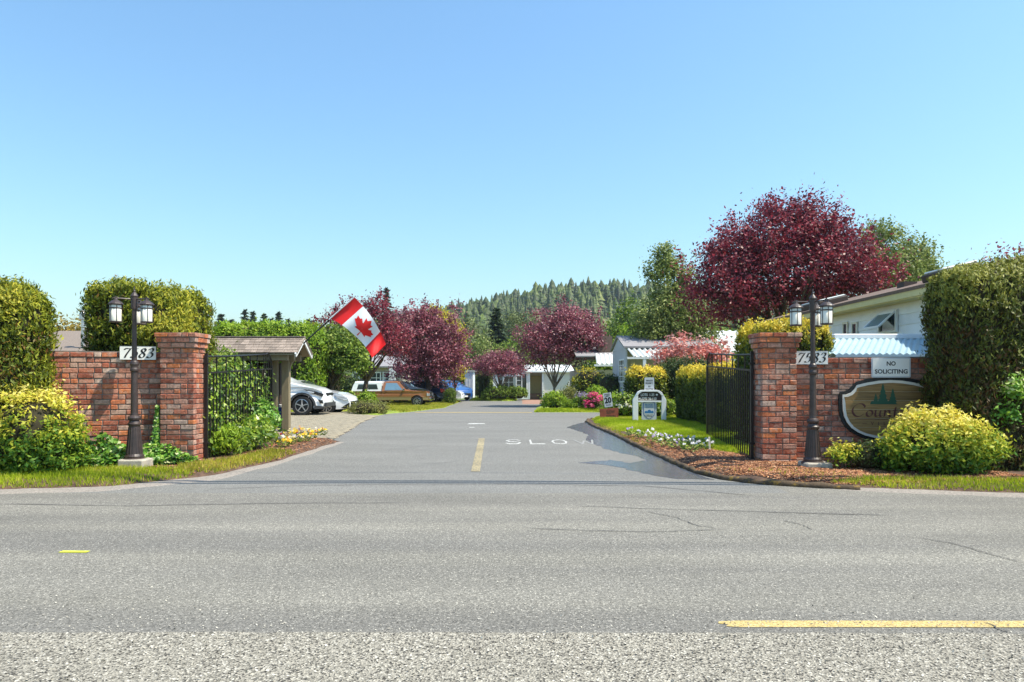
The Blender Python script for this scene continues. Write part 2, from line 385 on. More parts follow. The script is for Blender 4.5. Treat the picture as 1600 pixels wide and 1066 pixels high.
MT['purple'] = leafmat('lilac_petal', [(0, (.3, .2, .4)), (1, (.6, .5, .65))], .4)
MT['white_petal'] = leafmat('white_petal', [(0, (.6, .6, .5)), (1, (.8, .78, .72))], .4)
MT['heather'] = leafmat('heather', [(0, (.1, .12, .03)), (.5, (.2, .22, .05)), (1, (.35, .3, .1))], .3)

# ------------------------------------------------------------------ foliage makers
def leaves(name, m, parent, pos, out, size, aspect=.5, w_out=1., w_rnd=.9, w_up=.3, axis=None, v=None, local=False):
    n = len(pos); pos = np.asarray(pos, float)
    nn = unit(out*w_out + rng.normal(size=(n, 3))*w_rnd*.58 + np.array([0, 0, w_up]))
    a = rng.normal(size=(n, 3))
    if axis is not None: a = axis + a*.35
    a = unit(a - nn*np.sum(a*nn, axis=1, keepdims=True)); b = np.cross(nn, a)
    s = (np.asarray(size)*rng.uniform(.65, 1.3, n))[:, None]
    V = np.empty((n, 4, 3))
    V[:, 0] = pos-a*s*.5; V[:, 1] = pos+b*s*aspect*.5-nn*s*.09+a*s*.05; V[:, 2] = pos+a*s*.5; V[:, 3] = pos-b*s*aspect*.5-nn*s*.09+a*s*.05
    f = np.arange(n*4).reshape(n, 4)
    if v is None: v = rng.uniform(0, 1, n)
    return mesh_np(name, V.reshape(-1, 3), f, m, parent, local, val=np.clip(v, 0, 1))
def clusters(blobs, ncl, nleaf, sig, shell=(.45, 1.0), zmin=-.75, lobes=.25, seed=0):
    B = np.array(blobs, float); w = (B[:, 3]*B[:, 4]+B[:, 3]*B[:, 5]+B[:, 4]*B[:, 5]); w /= w.sum()
    idx = rng.choice(len(B), ncl, p=w)
    d = unit(rng.normal(size=(ncl*3, 3))); d = d[d[:, 2] > zmin][:ncl]
    while len(d) < ncl: d = np.vstack([d, d])[:ncl]
    r = rng.uniform(shell[0]**2, shell[1]**2, ncl)**.5
    r = r*(1+lobes*nz(d, 2.2, seed, 2))
    C = B[idx, :3]+d*B[idx, 3:6]*r[:, None]
    k = rng.integers(int(nleaf*.5), int(nleaf*1.5)+1, ncl)
    ci = np.repeat(np.arange(ncl), k); n = len(ci)
    sg = (np.asarray(sig)*rng.uniform(.6, 1.4, ncl))[ci][:, None]
    off = rng.normal(size=(n, 3))*sg*np.array([1, 1, .8])
    pos = C[ci]+off
    out = unit(unit(pos-B[idx][ci, :3])+unit(off)*.6)
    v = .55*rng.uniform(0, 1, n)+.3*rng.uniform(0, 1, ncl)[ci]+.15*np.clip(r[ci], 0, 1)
    return pos, out, v, C
def rbox_surface(c, h, r, n, amp=.06, freq=2.5, seed=0, depth=.05, bottom=False):
    """points on a rounded box with noise; c centre, h half sizes, r radius"""
    c = np.array(c, float); h = np.array(h, float); r = min(r, h.min())
    A = np.array([h[1]*h[2], h[1]*h[2], h[0]*h[2], h[0]*h[2], h[0]*h[1], h[0]*h[1]*(1 if bottom else 0)])
    f = rng.choice(6, n, p=A/A.sum()); p = rng.uniform(-1, 1, (n, 3))*h
    for k in range(3):
        p[f == 2*k, k] = h[k]; p[f == 2*k+1, k] = -h[k]
    p[f == 4, 2] = h[2]
    cl = np.clip(p, -(h-r), h-r); d = unit(p-cl+1e-9)
    q = cl+d*r
    am = amp*nz(q+c, freq, seed)+amp*.5*nz(q+c, freq*3.1, seed+3)
    q = q+d*(am-rng.uniform(0, depth, n))[:, None]
    return q+c, d
def rbox_core(name, c, h, r, m, parent, shrink=.07, amp=.06, freq=2.5, seed=0):
    c = np.array(c, float); h = np.array(h, float); r = min(r, h.min())
    k = 14; V = []; Fc = []
    for ax in range(3):
        for sgn in (-1, 1):
            g = np.linspace(-1, 1, k+1); a, b = np.meshgrid(g, g, indexing='ij'); p = np.zeros((k+1, k+1, 3))
            p[..., ax] = sgn; p[..., (ax+1) % 3] = a; p[..., (ax+2) % 3] = b
            base = len(V)*((k+1)**2); V.append(p.reshape(-1, 3))
            for i in range(k):
                for j in range(k):
                    q = [base+i*(k+1)+j, base+(i+1)*(k+1)+j, base+(i+1)*(k+1)+j+1, base+i*(k+1)+j+1]
                    Fc.append(q if sgn > 0 else q[::-1])
    p = np.vstack(V)*h; cl = np.clip(p, -(h-r), h-r); d = unit(p-cl+1e-9); q = cl+d*r
    q = q+d*(amp*nz(q+c, freq, seed)-shrink)[:, None]
    return mesh_np(name, q+c, np.array(Fc), m, parent)
def hedge(name, label, cat, c, h, r, n, m, size=.07, aspect=.4, amp=.06, freq=2.5, seed=0, topv=0, patch=.25, axis='up', depth=.07, shrink=.07, core='twigs', group=None, vb=.55, tuft=None):
    o = thing(name, label, cat, (c[0], c[1], c[2]-h[2]), group=group)
    if tuft:
        nt_, per, sg = tuft
        cp, cd = rbox_surface(c, h, r, nt_, amp, freq, seed, depth*.6)
        cp = cp+cd*(rng.exponential(.022, nt_)*np.clip(size/.075, 1, 2))[:, None]+np.array([0, 0, 1])*(rng.exponential(.018, nt_)*(cd[:, 2] > .4))[:, None]
        ci = np.repeat(np.arange(nt_), per); n = len(ci)
        off = rng.normal(size=(n, 3))*sg*np.array([.8, .8, 1.0])
        p = cp[ci]+off; d = unit(cd[ci]+unit(off)*.4)
        tv = rng.uniform(0, 1, nt_)[ci]
    else:
        p, d = rbox_surface(c, h, r, n, amp, freq, seed, depth); tv = rng.uniform(0, 1, n)
    zrel = (p[:, 2]-(c[2]-h[2]))/(2*h[2])
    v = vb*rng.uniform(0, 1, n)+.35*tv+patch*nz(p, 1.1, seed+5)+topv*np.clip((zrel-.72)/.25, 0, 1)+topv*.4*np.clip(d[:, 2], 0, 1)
    ax = unit(d*.5+np.array([0, 0, .9])) if axis == 'up' else (unit(d*.6+np.array([0, 0, -.5])) if axis == 'down' else None)
    leaves('foliage', m, o, p, d, size, aspect, w_out=.9, w_rnd=1.1, w_up=.25, axis=ax, v=v)
    rbox_core('inner_twigs', c, h, r, MT[core], o, shrink, amp, freq, seed)
    return o
def tree(name, label, cat, base, trunk_h, trunk_r, blobs, m, ncl, nleaf, sig, size, bark='bark', aspect=.55, nlimb=14, shell=(.45, 1.), zmin=-.6, lean=(0, 0), shoots=0, seed=0, lobes=.25, group=None, twist=.1):
    """blobs relative to base"""
    base = Vector(base); o = thing(name, label, cat, base, group=group)
    B = [(b[0]+base.x, b[1]+base.y, b[2]+base.z, b[3], b[4], b[5]) for b in blobs]
    pos, out, v, C = clusters(B, ncl, nleaf, sig, shell, zmin, lobes, seed)
    if shoots:
        top = C[np.argsort(-(C[:, 2]+.5*np.abs(C[:, 0]-base.x)))[:max(shoots*3, 1)]]; top = top[rng.choice(len(top), min(shoots, len(top)), replace=False)]
        P2 = []; 
        for t in top:
            d = np.array([t[0]-base.x, t[1]-base.y, (t[2]-base.z)*1.1]); d /= np.linalg.norm(d); d = d+rng.normal(size=3)*.25
            L = rng.uniform(.3, .9)*sig*3.2; k = int(nleaf*.7)
            P2.append(t+d*(rng.uniform(0, 1, k)*L)[:, None]+rng.normal(size=(k, 3))*sig*.28)
        P2 = np.vstack(P2); pos = np.vstack([pos, P2]); out = np.vstack([out, unit(rng.normal(size=P2.shape)+np.array([0, 0, .5]))])
        v = np.concatenate([v, rng.uniform(.2, .9, len(P2))])
    mb = MB(); x, y, z = base
    tp = Vector((x+lean[0], y+lean[1], z+trunk_h))
    mid = base.lerp(tp, .5)+Vector((random.uniform(-1, 1), random.uniform(-1, 1), 0))*twist*trunk_h*.3
    mb.tube([base-Vector((0, 0, .1)), base+Vector((0, 0, trunk_h*.06)), mid, tp], [trunk_r*1.5, trunk_r*1.1, trunk_r*.9, trunk_r*.75], 10)
    pick = C[rng.choice(len(C), min(nlimb, len(C)), replace=False)]
    for c in pick:
        c = Vector(c); s = base.lerp(tp, random.uniform(.75, 1.0)) if trunk_h > 0 else base
        L = (c-s).length
        m1 = s.lerp(c, .35)+Vector((random.uniform(-1, 1), random.uniform(-1, 1), random.uniform(.2, 1.2)))*L*.08
        m2 = s.lerp(c, .7)+Vector((random.uniform(-1, 1), random.uniform(-1, 1), random.uniform(0, 1)))*L*.07
        mb.tube([s, m1, m2, c], [trunk_r*.5, trunk_r*.33, trunk_r*.18, trunk_r*.05], 5, caps=False)
        for _ in range(3):
            e = m2+Vector((random.gauss(0, 1), random.gauss(0, 1), random.gauss(.3, .5)))*L*.1
            mb.tube([m2, m2.lerp(e, .5)+Vector((0, 0, L*.02)), e], [trunk_r*.16, trunk_r*.1, trunk_r*.03], 4, caps=False)
    mb.build('trunk', MT[bark], o, smooth=True)
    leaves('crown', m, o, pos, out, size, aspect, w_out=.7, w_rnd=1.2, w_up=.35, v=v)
    return o
def shrub(name, label, cat, base, blobs, m, ncl, nleaf, sig, size, aspect=.5, shell=(.7, 1.), zmin=-.4, axis=None, w_out=.7, group=None, topv=0, core=True, stems=6, lobes=.15, seed=0):
    base = Vector(base); o = thing(name, label, cat, base, group=group)
    B = [(b[0]+base.x, b[1]+base.y, b[2]+base.z, b[3], b[4], b[5]) for b in blobs]
    pos, out, v, C = clusters(B, ncl, nleaf, sig, shell, zmin, lobes, seed)
    keep = pos[:, 2] > base.z-.02; pos, out, v = pos[keep], out[keep], v[keep]
    zt = max(b[2]+b[5] for b in B); zr = (pos[:, 2]-base.z)/(zt-base.z)
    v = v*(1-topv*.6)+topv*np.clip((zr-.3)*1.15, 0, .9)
    ax = None if axis is None else np.tile(np.array(axis, float), (len(pos), 1))+out*.6
    leaves('foliage', m, o, pos, out, size, aspect, w_out=w_out, w_rnd=1.0, w_up=.35, axis=ax, v=v)
    mb = MB()
    for c in C[rng.choice(len(C), min(stems, len(C)), replace=False)]:
        c = Vector(c); mb.tube([base+Vector((random.uniform(-.05, .05), random.uniform(-.05, .05), -.03)), base.lerp(c, .5)+Vector((0, 0, .05)), c], [.018, .012, .004], 4)
    if stems: mb.build('stem', MT['bark'], o)
    if core:
        b = max(B, key=lambda q: q[3]*q[5])
        rbox_core('inner_twigs', b[:3], (b[3]*.72, b[4]*.72, b[5]*.72), min(b[3:6])*.72, MT['twigs'], o, 0, .03)
    return o
def conifer_np(h, w, tiers, seed, k=9):
    r = np.random.default_rng(seed); V = []; Fs = []; val = []
    for t in range(tiers):
        z0 = h*(.12+.86*t/tiers); z1 = z0+h*.86/tiers*1.9; rad = w*(1-t/tiers)**.85*r.uniform(.85, 1.1)+.05*w
        b = len(V); V.append((0, 0, min(z1, h*1.0)))
        for i in range(2*k):
            a = math.pi*i/k+t; rr = rad*(r.uniform(.8, 1.15) if i % 2 == 0 else r.uniform(.45, .65))
            V.append((rr*math.cos(a), rr*math.sin(a), z0+(-.03*h if i % 2 == 0 else .02*h)*r.uniform(.4, 1.4)))
        for i in range(2*k):
            Fs.append((b, b+1+i, b+1+(i+1) % (2*k))); val.append(r.uniform(0, 1))
    return np.array(V), np.array(Fs), np.array(val)
def branch_conifer(name, label, base, h, w, m, n=60, size=.5, group=None, cat='conifer', seed=0, trunk_r=None, start=.12, per=26):
    """conifer with whorls of drooping boughs covered in needle sprays"""
    base = Vector(base); o = thing(name, label, cat, base, group=group); r = np.random.default_rng(seed)
    P = []; D = []; A = []
    mb = MB(); mb.tube([base-Vector((0, 0, .2)), base+Vector((0, 0, h))], [trunk_r or h*.018, h*.003], 6)
    for i in range(n):
        t = start+(1-start)*(i/n); z = h*t; L = w*(1-t)**.8*r.uniform(.7, 1.15)+.02*w; a = i*2.399+r.uniform(-.3, .3)
        d = np.array([math.cos(a), math.sin(a), 0]); s = r.uniform(0.1, 1, per)
        p = np.array(base)+np.array([0, 0, z])+d*(s*L)[:, None]+np.array([0, 0, 1])*(-.25*L*s**1.5+.08*L)[:, None]+r.normal(size=(per, 3))*np.array([.16, .16, .06])*L*.7
        P.append(p); D.append(np.tile([d[0]*.3, d[1]*.3, 1.], (per, 1))); A.append(np.tile([d[0], d[1], -.35], (per, 1)))
    mb.build('trunk', MT['bark'], o)
    P = np.vstack(P); leaves('crown', m, o, P, unit(np.vstack(D)), size, .38, w_rnd=.8, axis=np.vstack(A))
    return o
def in_poly(x, y, poly):
    c = np.zeros(len(x), bool); k = len(poly)
    for i in range(k):
        x1, y1 = poly[i]; x2, y2 = poly[(i+1) % k]
        if y1 == y2: continue
        t = ((y1 > y) != (y2 > y)) & (x < (x2-x1)*(y-y1)/(y2-y1)+x1); c ^= t
    return c
def sdist(x, y, poly):
    d = np.full(len(x), 1e9); k = len(poly)
    for i in range(k):
        a = np.array(poly[i]); b = np.array(poly[(i+1) % k]); ab = b-a; L2 = ab@ab
        if L2 == 0: continue
        t = np.clip(((x-a[0])*ab[0]+(y-a[1])*ab[1])/L2, 0, 1)
        d = np.minimum(d, np.hypot(x-a[0]-t*ab[0], y-a[1]-t*ab[1]))
    return np.where(in_poly(x, y, poly), d, -d)
class Area:
    def __init__(s, poly, h, w, res, wob=.06, rough=.012, seed=0, lift=0):
        s.poly = poly; s.h = h; s.w = w; s.res = res; s.wob = wob; s.rough = rough; s.seed = seed; s.lift = lift
    def z(s, x, y):
        p = np.stack([x, y], 1); d = sdist(x, y, s.poly)+s.wob*nz(p, 1.6, s.seed)
        t = np.clip(d/s.w, -.6, 1); t = np.where(t > 0, t*(2-t), t)
        return gz(y)+s.h*t+s.rough*nz(p, 4.0, s.seed+1)*np.clip(t, 0, 1)+s.lift, d
    def mesh(s, name, m, kind='structure', parent=None):
        P = np.array(s.poly); x0, y0 = P.min(0)-s.res*2; x1, y1 = P.max(0)+s.res*2
        nx = int((x1-x0)/s.res)+1; ny = int((y1-y0)/s.res)+1
        X, Y = np.meshgrid(np.linspace(x0, x1, nx), np.linspace(y0, y1, ny)); X = X.ravel(); Y = Y.ravel()
        Z, d = s.z(X, Y); ok = (d > -s.res*2.2).reshape(ny, nx)
        ids = np.arange(nx*ny).reshape(ny, nx)
        q = ok[:-1, :-1] & ok[1:, :-1] & ok[:-1, 1:] & ok[1:, 1:]
        f = np.stack([ids[:-1, :-1][q], ids[:-1, 1:][q], ids[1:, 1:][q], ids[1:, :-1][q]], 1)
        used = np.unique(f); mp = np.zeros(nx*ny, int); mp[used] = np.arange(len(used))
        o = mesh_np(name, np.stack([X, Y, Z], 1)[used], mp[f], m, parent, smooth=True); o['kind'] = kind
        return o
    def scatter(s, n, poly=None, inset=.02):
        P = np.array(poly or s.poly); x0, y0 = P.min(0); x1, y1 = P.max(0)
        x = rng.uniform(x0, x1, n); y = rng.uniform(y0, y1, n)
        k = in_poly(x, y, poly or s.poly); x, y = x[k], y[k]; z, d = s.z(x, y); k = d > inset
        return np.stack([x[k], y[k], z[k]], 1)
def blades(name, m, P, h=.06, w=.012, label=None, lean=.35, cat=None, parent=None, kind='stuff', v=None):
    n = len(P); a = rng.uniform(0, 6.28, n); hh = h*rng.uniform(.5, 1.3, n)
    u = np.stack([np.cos(a), np.sin(a), np.zeros(n)], 1)*w*.5
    tip = P+np.stack([rng.normal(size=n)*lean*hh, rng.normal(size=n)*lean*hh, hh], 1)
    V = np.stack([P-u, P+u, tip], 1).reshape(-1, 3); V[0::3, 2] -= .01; V[1::3, 2] -= .01
    if v is None: v = np.clip(.5+.25*nz(P[:, :2], 1.2, 4)+rng.normal(size=n)*.22, 0, 1)
    o = mesh_np(name, V, np.arange(n*3).reshape(n, 3), m, parent, val=v)
    return tag(o, label, cat, kind=kind)

# ------------------------------------------------------------------ writing
def text(name, s, h, o, ux, uy, m, parent, w=None, shear=0, bold=0, ext=.002, align='CENTER'):
    """text of cap height h, centred on o in the plane ux, uy"""
    cu = bpy.data.curves.new('t', 'FONT'); cu.body = s; cu.size = 1; cu.extrude = 0; cu.offset = bold; cu.shear = shear
    cu.align_x = align; cu.resolution_u = 3
    ob = bpy.data.objects.new('t', cu); COL.objects.link(ob)
    me = bpy.data.meshes.new_from_object(ob); bpy.data.objects.remove(ob); bpy.data.curves.remove(cu)
    co = np.array([v.co[:] for v in me.vertices]); hh = co[:, 1].max()-min(0, co[:, 1].min()); sy = h/.7
    wid = co[:, 0].max()-co[:, 0].min(); sx = sy if w is None else w/wid
    ux = Vector(ux); uy = Vector(uy); nn = ux.cross(uy); cx = (co[:, 0].max()+co[:, 0].min())/2 if align == 'CENTER' else co[:, 0].min()
    for v in me.vertices:
        p = v.co.copy(); v.co = Vector(o)+ux*((p.x-cx)*sx)+uy*(p.y*sy)+nn*ext
    me.materials.append(m); me.name = name
    return link_mesh(name, me, parent)
def nib(mb, strokes, o, ux, uy, sc_, nibw=.11, ang=35, slant=.25, off=.002, m=0):
    """broad nib lettering: each stroke a polyline in letter units"""
    o = Vector(o); ux = Vector(ux); uy = Vector(uy); nn = ux.cross(uy)
    n = (math.cos(R(ang))*nibw/2, math.sin(R(ang))*nibw/2); q = 0
    for st in strokes:
        # catmull smoothing
        pts = []
        for i in range(len(st)-1):
            p0 = st[max(i-1, 0)]; p1 = st[i]; p2 = st[i+1]; p3 = st[min(i+2, len(st)-1)]
            for t in (0, .25, .5, .75):
                pts.append(tuple(.5*((2*p1[k])+(-p0[k]+p2[k])*t+(2*p0[k]-5*p1[k]+4*p2[k]-p3[k])*t*t+(-p0[k]+3*p1[k]-3*p2[k]+p3[k])*t**3) for k in (0, 1)))
        pts.append(st[-1])
        for i in range(len(pts)-1):
            vs_ = []
            for (a, b), sg in ((pts[i], -1), (pts[i], 1), (pts[i+1], 1), (pts[i+1], -1)):
                a2 = a+sg*n[0]; b2 = b+sg*n[1]; vs_.append(o+ux*((a2+slant*b2)*sc_)+uy*(b2*sc_)+nn*(off+q*.00002))
            # keep some thickness where the nib runs along the stroke
            mb.add(vs_, [(0, 1, 2, 3)], m); q += 1
            d = Vector((pts[i+1][0]-pts[i][0], pts[i+1][1]-pts[i][1]));
            if d.length > 0:
                d.normalize(); pr = Vector((-d.y, d.x))*.018
                vs_ = [o+ux*((a+sg*pr.x+slant*(b+sg*pr.y))*sc_)+uy*((b+sg*pr.y)*sc_)+nn*(off+q*.00002) for (a, b), sg in ((pts[i], -1), (pts[i], 1), (pts[i+1], 1), (pts[i+1], -1))]
                mb.add(vs_, [(0, 1, 2, 3)], m); q += 1
GL = {
 '7': [[(.08, .82), (.12, .98), (.3, .95), (.55, .95), (.62, 1)], [(.62, 1), (.42, .55), (.3, .25), (.26, 0)]],
 '5': [[(.25, .98), (.18, .55), (.4, .62), (.55, .45), (.52, .2), (.35, .03), (.12, .02), (.05, .12)], [(.25, .97), (.45, .95), (.62, 1.0)]],
 '8': [[(.5, .88), (.35, 1), (.17, .85), (.22, .65), (.45, .45), (.55, .25), (.42, .02), (.2, .02), (.07, .2), (.2, .42), (.45, .62), (.55, .8), (.5, .9), (.38, 1.0)]],
 '3': [[(.1, .83), (.25, 1), (.47, .95), (.5, .75), (.35, .57), (.25, .54)], [(.25, .54), (.48, .48), (.54, .25), (.38, .02), (.15, .02), (.04, .14)]],
 'C': [[(.95, .82), (.75, 1.0), (.4, .97), (.12, .7), (.08, .35), (.3, .04), (.6, .0), (.9, .2)], [(.95, .82), (.93, .7)]],
 'o': [[(.3, .5), (.1, .35), (.1, .1), (.28, 0), (.48, .15), (.48, .4), (.3, .5)]],
 'u': [[(.05, .42), (.15, .5), (.12, .15), (.22, 0), (.42, .15)], [(.5, .5), (.45, .12), (.55, 0), (.62, .08)]],
 'n': [[(.05, .45), (.14, .5), (.12, .25), (.1, 0)], [(.12, .25), (.3, .48), (.46, .42), (.45, .12), (.52, 0), (.6, .08)]],
 't': [[(.22, .75), (.16, .3), (.18, .05), (.3, 0), (.4, .1)], [(.03, .5), (.38, .52)]],
 'r': [[(.05, .45), (.14, .5), (.12, .25), (.1, 0)], [(.12, .25), (.26, .46), (.4, .47)]],
 'y': [[(.05, .42), (.15, .5), (.14, .15), (.28, .02), (.42, .15)], [(.5, .5), (.45, .1), (.35, -.28), (.1, -.3)]],
}
def place(gl, dx): return [[(a+dx, b) for a, b in st] for st in gl]

# ================================================================== GROUND AND ROADS
def strip_sheet(name, xs, ys, z, m, kind='structure'):
    X, Y = np.meshgrid(xs, ys); v = np.stack([X.ravel(), Y.ravel(), (gz(Y)+z).ravel()], 1); nx = len(xs)
    f = [(j*nx+i, j*nx+i+1, (j+1)*nx+i+1, (j+1)*nx+i) for j in range(len(ys)-1) for i in range(nx-1)]
    o = mesh_np(name, v, f, m); o['kind'] = kind; return o
def poly_sheet(name, pts, z, m, kind='structure', parent=None):
    tri = geometry.tessellate_polygon([[Vector((x, y, 0)) for x, y in pts]])
    fs = []
    for t in tri:
        (x0, y0), (x1, y1), (x2, y2) = [pts[i] for i in t]
        fs.append(tuple(t) if (x1-x0)*(y2-y0)-(x2-x0)*(y1-y0) > 0 else tuple(t[::-1]))
    o = mesh_np(name, [(x, y, float(gz(y))+z) for x, y in pts], fs, m, parent)
    if kind: o['kind'] = kind
    return o
def ribbon(name, pts, w, z, m, jit=0.0, sub=6, taper=True):
    P = []
    for i in range(len(pts)-1):
        for k in range(sub):
            t = k/sub; P.append((pts[i][0]*(1-t)+pts[i+1][0]*t, pts[i][1]*(1-t)+pts[i+1][1]*t))
    P.append(pts[-1]); P = np.array(P); P = P+rng.normal(size=P.shape)*jit
    d = np.gradient(P, axis=0); d = unit(d); n = np.stack([-d[:, 1], d[:, 0]], 1)
    ww = w*.5*rng.uniform(.6, 1.3, len(P)) if jit else np.full(len(P), w*.5)
    if taper: ww[0] = ww[-1] = w*.1
    V = np.vstack([np.c_[P+n*ww[:, None], gz(P[:, 1])+z], np.c_[P-n*ww[:, None], gz(P[:, 1])+z]]); k = len(P)
    f = [(i, k+i, k+i+1, i+1) for i in range(k-1)]
    o = mesh_np(name, V, f, m); o['kind'] = 'structure'; return o

strip_sheet('ground', [-600, -120, -40, 0, 40, 120, 600], [-60, 0, 27, 43, 70, 140, 600, 1000], -.09, MT['base'])
strip_sheet('main_road', [-70, 70], [-14, 8.1], 0.0, MT['asphalt'])
strip_sheet('entrance_road', [-5.4, 3.3], [8.1, 22.8, 27, 29.8, 43, 60], 0.0, MT['asphalt_entry'])
strip_sheet('verge_apron', [-16, -5.4], [8.1, 10.2], 0.0, MT['asphalt'])
strip_sheet('verge_apron', [3.3, 16], [8.1, 10.2], 0.0, MT['asphalt'])
strip_sheet('side_street', [3.3, 5.2], [22.8, 27, 29.8], 0.0, MT['asphalt_entry'])
# coarse near lane with a ragged edge
xs = np.linspace(-14, 14, 420)
ye = 3.63-.0022*xs+.006*rng.normal(size=len(xs))+.008*nz(xs[:, None]*np.ones((1, 2)), 1.2, 3)
V = np.vstack([np.c_[xs, ye, np.full(len(xs), .004)], np.c_[xs, np.full(len(xs), -6.0), np.full(len(xs), .004)]])
o = mesh_np('coarse_near_lane', V, [(i, len(xs)+i, len(xs)+i+1, i+1) for i in range(len(xs)-1)][::1], MT['chipseal']); o['kind'] = 'structure'
o.data.flip_normals()

def painted(name, pts, m, z=.005):
    return poly_sheet(name, pts, z, m)
painted('yellow_centre_line', [(1.15, 3.80), (1.14, 3.77), (1.19, 3.76), (1.17, 3.73), (1.22, 3.715), (12, 3.68), (12, 3.79), (1.24, 3.815)], MT['yellow_paint'], .003)
painted('lime_survey_dash', [(-3.53, 5.31), (-3.31, 5.31), (-3.31, 5.36), (-3.53, 5.365)], MT['lime_paint'])
painted('yellow_lane_dash', [(-.60, 10.0), (-.47, 10.0), (-.62, 15.6), (-.76, 15.6)], MT['faded_yellow'])
painted('yellow_stop_bar', [(-4.1, 28.5), (.85, 28.5), (.85, 29.2), (-4.1, 29.2)], MT['yellow_paint'], .008)
painted('worn_white_mark', [(-1.35, 20.55), (-.8, 20.6), (-.86, 20.95), (-1.3, 21.0)], MT['white_paint'])
painted('worn_white_fleck', [(-1.2, 19.1), (-1.05, 19.1), (-1.05, 19.25), (-1.2, 19.25)], MT['white_paint'])
# SLOW painted on the lane
def letter(name, strokes, x0, y0, w, h, m, t=.07):
    mb = MB(); q = 0
    for st in strokes:
        P = [Vector((x0+a*w, y0+b*h, 0)) for a, b in st]
        for i in range(len(P)-1):
            d = (P[i+1]-P[i]); d.normalize(); n = Vector((-d.y, d.x, 0))*t*.5
            n.y *= 3.0
            e = d*.02; zz = .005+q*.0001; q += 1
            n = n*.62
            mb.add([P[i]-n-e+Vector((0, 0, zz)), P[i+1]-n+e+Vector((0, 0, zz)), P[i+1]+n+e+Vector((0, 0, zz)), P[i]+n-e+Vector((0, 0, zz))], [(0, 1, 2, 3)])
    o = mb.build(name, m); o['kind'] = 'structure'; return o
LS = [[(1, .82), (.75, 1), (.25, 1), (0, .78), (.2, .55), (.8, .45), (1, .25), (.75, 0), (.25, 0), (0, .18)]]
LL = [[(0, 1), (0, 0)], [(0, 0), (1, 0)]]
LO = [[(.5, 1), (.12, .85), (0, .5), (.12, .15), (.5, 0), (.88, .15), (1, .5), (.88, .85), (.5, 1)]]
LW = [[(0, 1), (.25, 0), (.5, .8), (.75, 0), (1, 1)]]
for st, x0, w, m_ in ((LS, -.12, .3, 'white_paint'), (LL, .4, .28, 'white_paint'), (LO, .87, .3, 'white_paint'), (LW, 1.38, .4, 'ghost_paint')):
    letter('painted_letter', st, x0, 14.25, w, .95, MT[m_])
# sealed seams and cracks
def gp(*p): return [G(*q) for q in p]
cr = [gp((0, 690+98), (200, 791), (420, 787), (640, 786)), gp((330, 765), (480, 759), (640, 757), (820, 757), (1010, 760), (1180, 775)),
      gp((600, 704), (640, 700), (690, 693)), gp((645, 694), (672, 692.5), (690, 693.5)), gp((1435, 841), (1490, 850), (1530, 862), (1600, 880)), gp((900, 791), (1000, 795), (1180, 800), (1400, 806)),
      gp((1010, 800), (1060, 810), (1090, 822), (1120, 826)), gp((1225, 814), (1250, 820), (1270, 828)), gp((820, 826), (900, 829), (1010, 832), (1130, 828)),
      gp((655, 726), (690, 724), (720, 720), (800, 722)), gp((1540, 974), (1560, 983), (1575, 989))]
for i, c in enumerate(cr):
    if len(c) > 1: ribbon('road_crack', c, .011 if i not in (0, 1, 5) else .016, .0065, MT['seal'], jit=.007)
# wet stain draining along the kerb
pud = [(885, 668), (903, 662), (940, 655), (926, 664), (962, 681), (1000, 700), (1050, 721), (1078, 738), (1112, 749), (1060, 749), (1010, 741), (955, 728), (905, 723), (955, 719), (985, 724), (1010, 719), (1000, 715), (975, 709), (955, 705), (940, 699), (925, 693), (915, 687), (920, 680), (905, 674)]
pp = gp(*pud); dense = []
for i in range(len(pp)):
    a = np.array(pp[i]); b = np.array(pp[(i+1) % len(pp)]); k = max(1, int(np.linalg.norm(b-a)/.12))
    for t in range(k): dense.append(tuple(a+(b-a)*t/k+rng.normal(size=2)*.02))
poly_sheet('wet_patch', dense, .0025, MT['asphalt_wet'])

# verges and beds: low mounds that dip below the asphalt at their rim
Lv = Area([(-14, 8.25), (-6.2, 8.3), (-5.0, 8.55), (-4.15, 9.5), (-3.85, 11.1), (-3.78, 13), (-3.7, 14.75), (-6, 14.9), (-14, 14.9)], .10, .35, .09, .05, .012, 1)
Lv.mesh('left_verge_soil', MT['soil'])
Rv = Area([(14, 7.9), (6, 8.0), (4.2, 8.45), (3.2, 8.95), (2.72, 9.6), (2.6, 11.2), (2.5, 13.5), (2.47, 16.5), (2.32, 20), (2.42, 22.3), (3.0, 23.3), (14, 23.5)], .10, .4, .1, .04, .012, 2)
Rv.mesh('right_verge_soil', MT['soil'])
Gl = Area([(-14, 7.95), (-6.2, 8.02), (-5.0, 8.2), (-4.0, 9.1), (-3.7, 10.8), (-3.62, 13.5), (-3.6, 14.7), (-4.2, 14.7), (-4.4, 10), (-5.4, 9), (-14, 9)], .012, .1, .08, .05, .003, 3)
Gl.mesh('left_gravel_edge', MT['gravel'])
Gr = Area([(14, 7.62), (6, 7.75), (4.2, 8.25), (3.2, 8.8), (3.3, 9.2), (14, 8.6)], .012, .1, .08, .05, .003, 4)
Gr.mesh('right_gravel_edge', MT['gravel'])
lawn_poly = [(2.52, 22.1), (2.45, 20), (2.56, 17.2), (2.78, 15.6), (3.2, 13.4), (3.5, 12.0), (3.95, 11.1), (14, 11.3), (14, 23.2), (3.1, 23.1)]
Lw = Area(lawn_poly, .13, .25, .1, .05, .01, 5)
Lw.mesh('lawn', MT['soil_grassy'])
Far = Area([(.95, 29.2), (1.2, 34), (1.6, 44), (2.3, 48.5), (30, 48.5), (30, 29.4), (16, 29.3)], .10, .4, .2, .05, .02, 6)
Far.mesh('far_right_bed', MT['soil_grassy'])
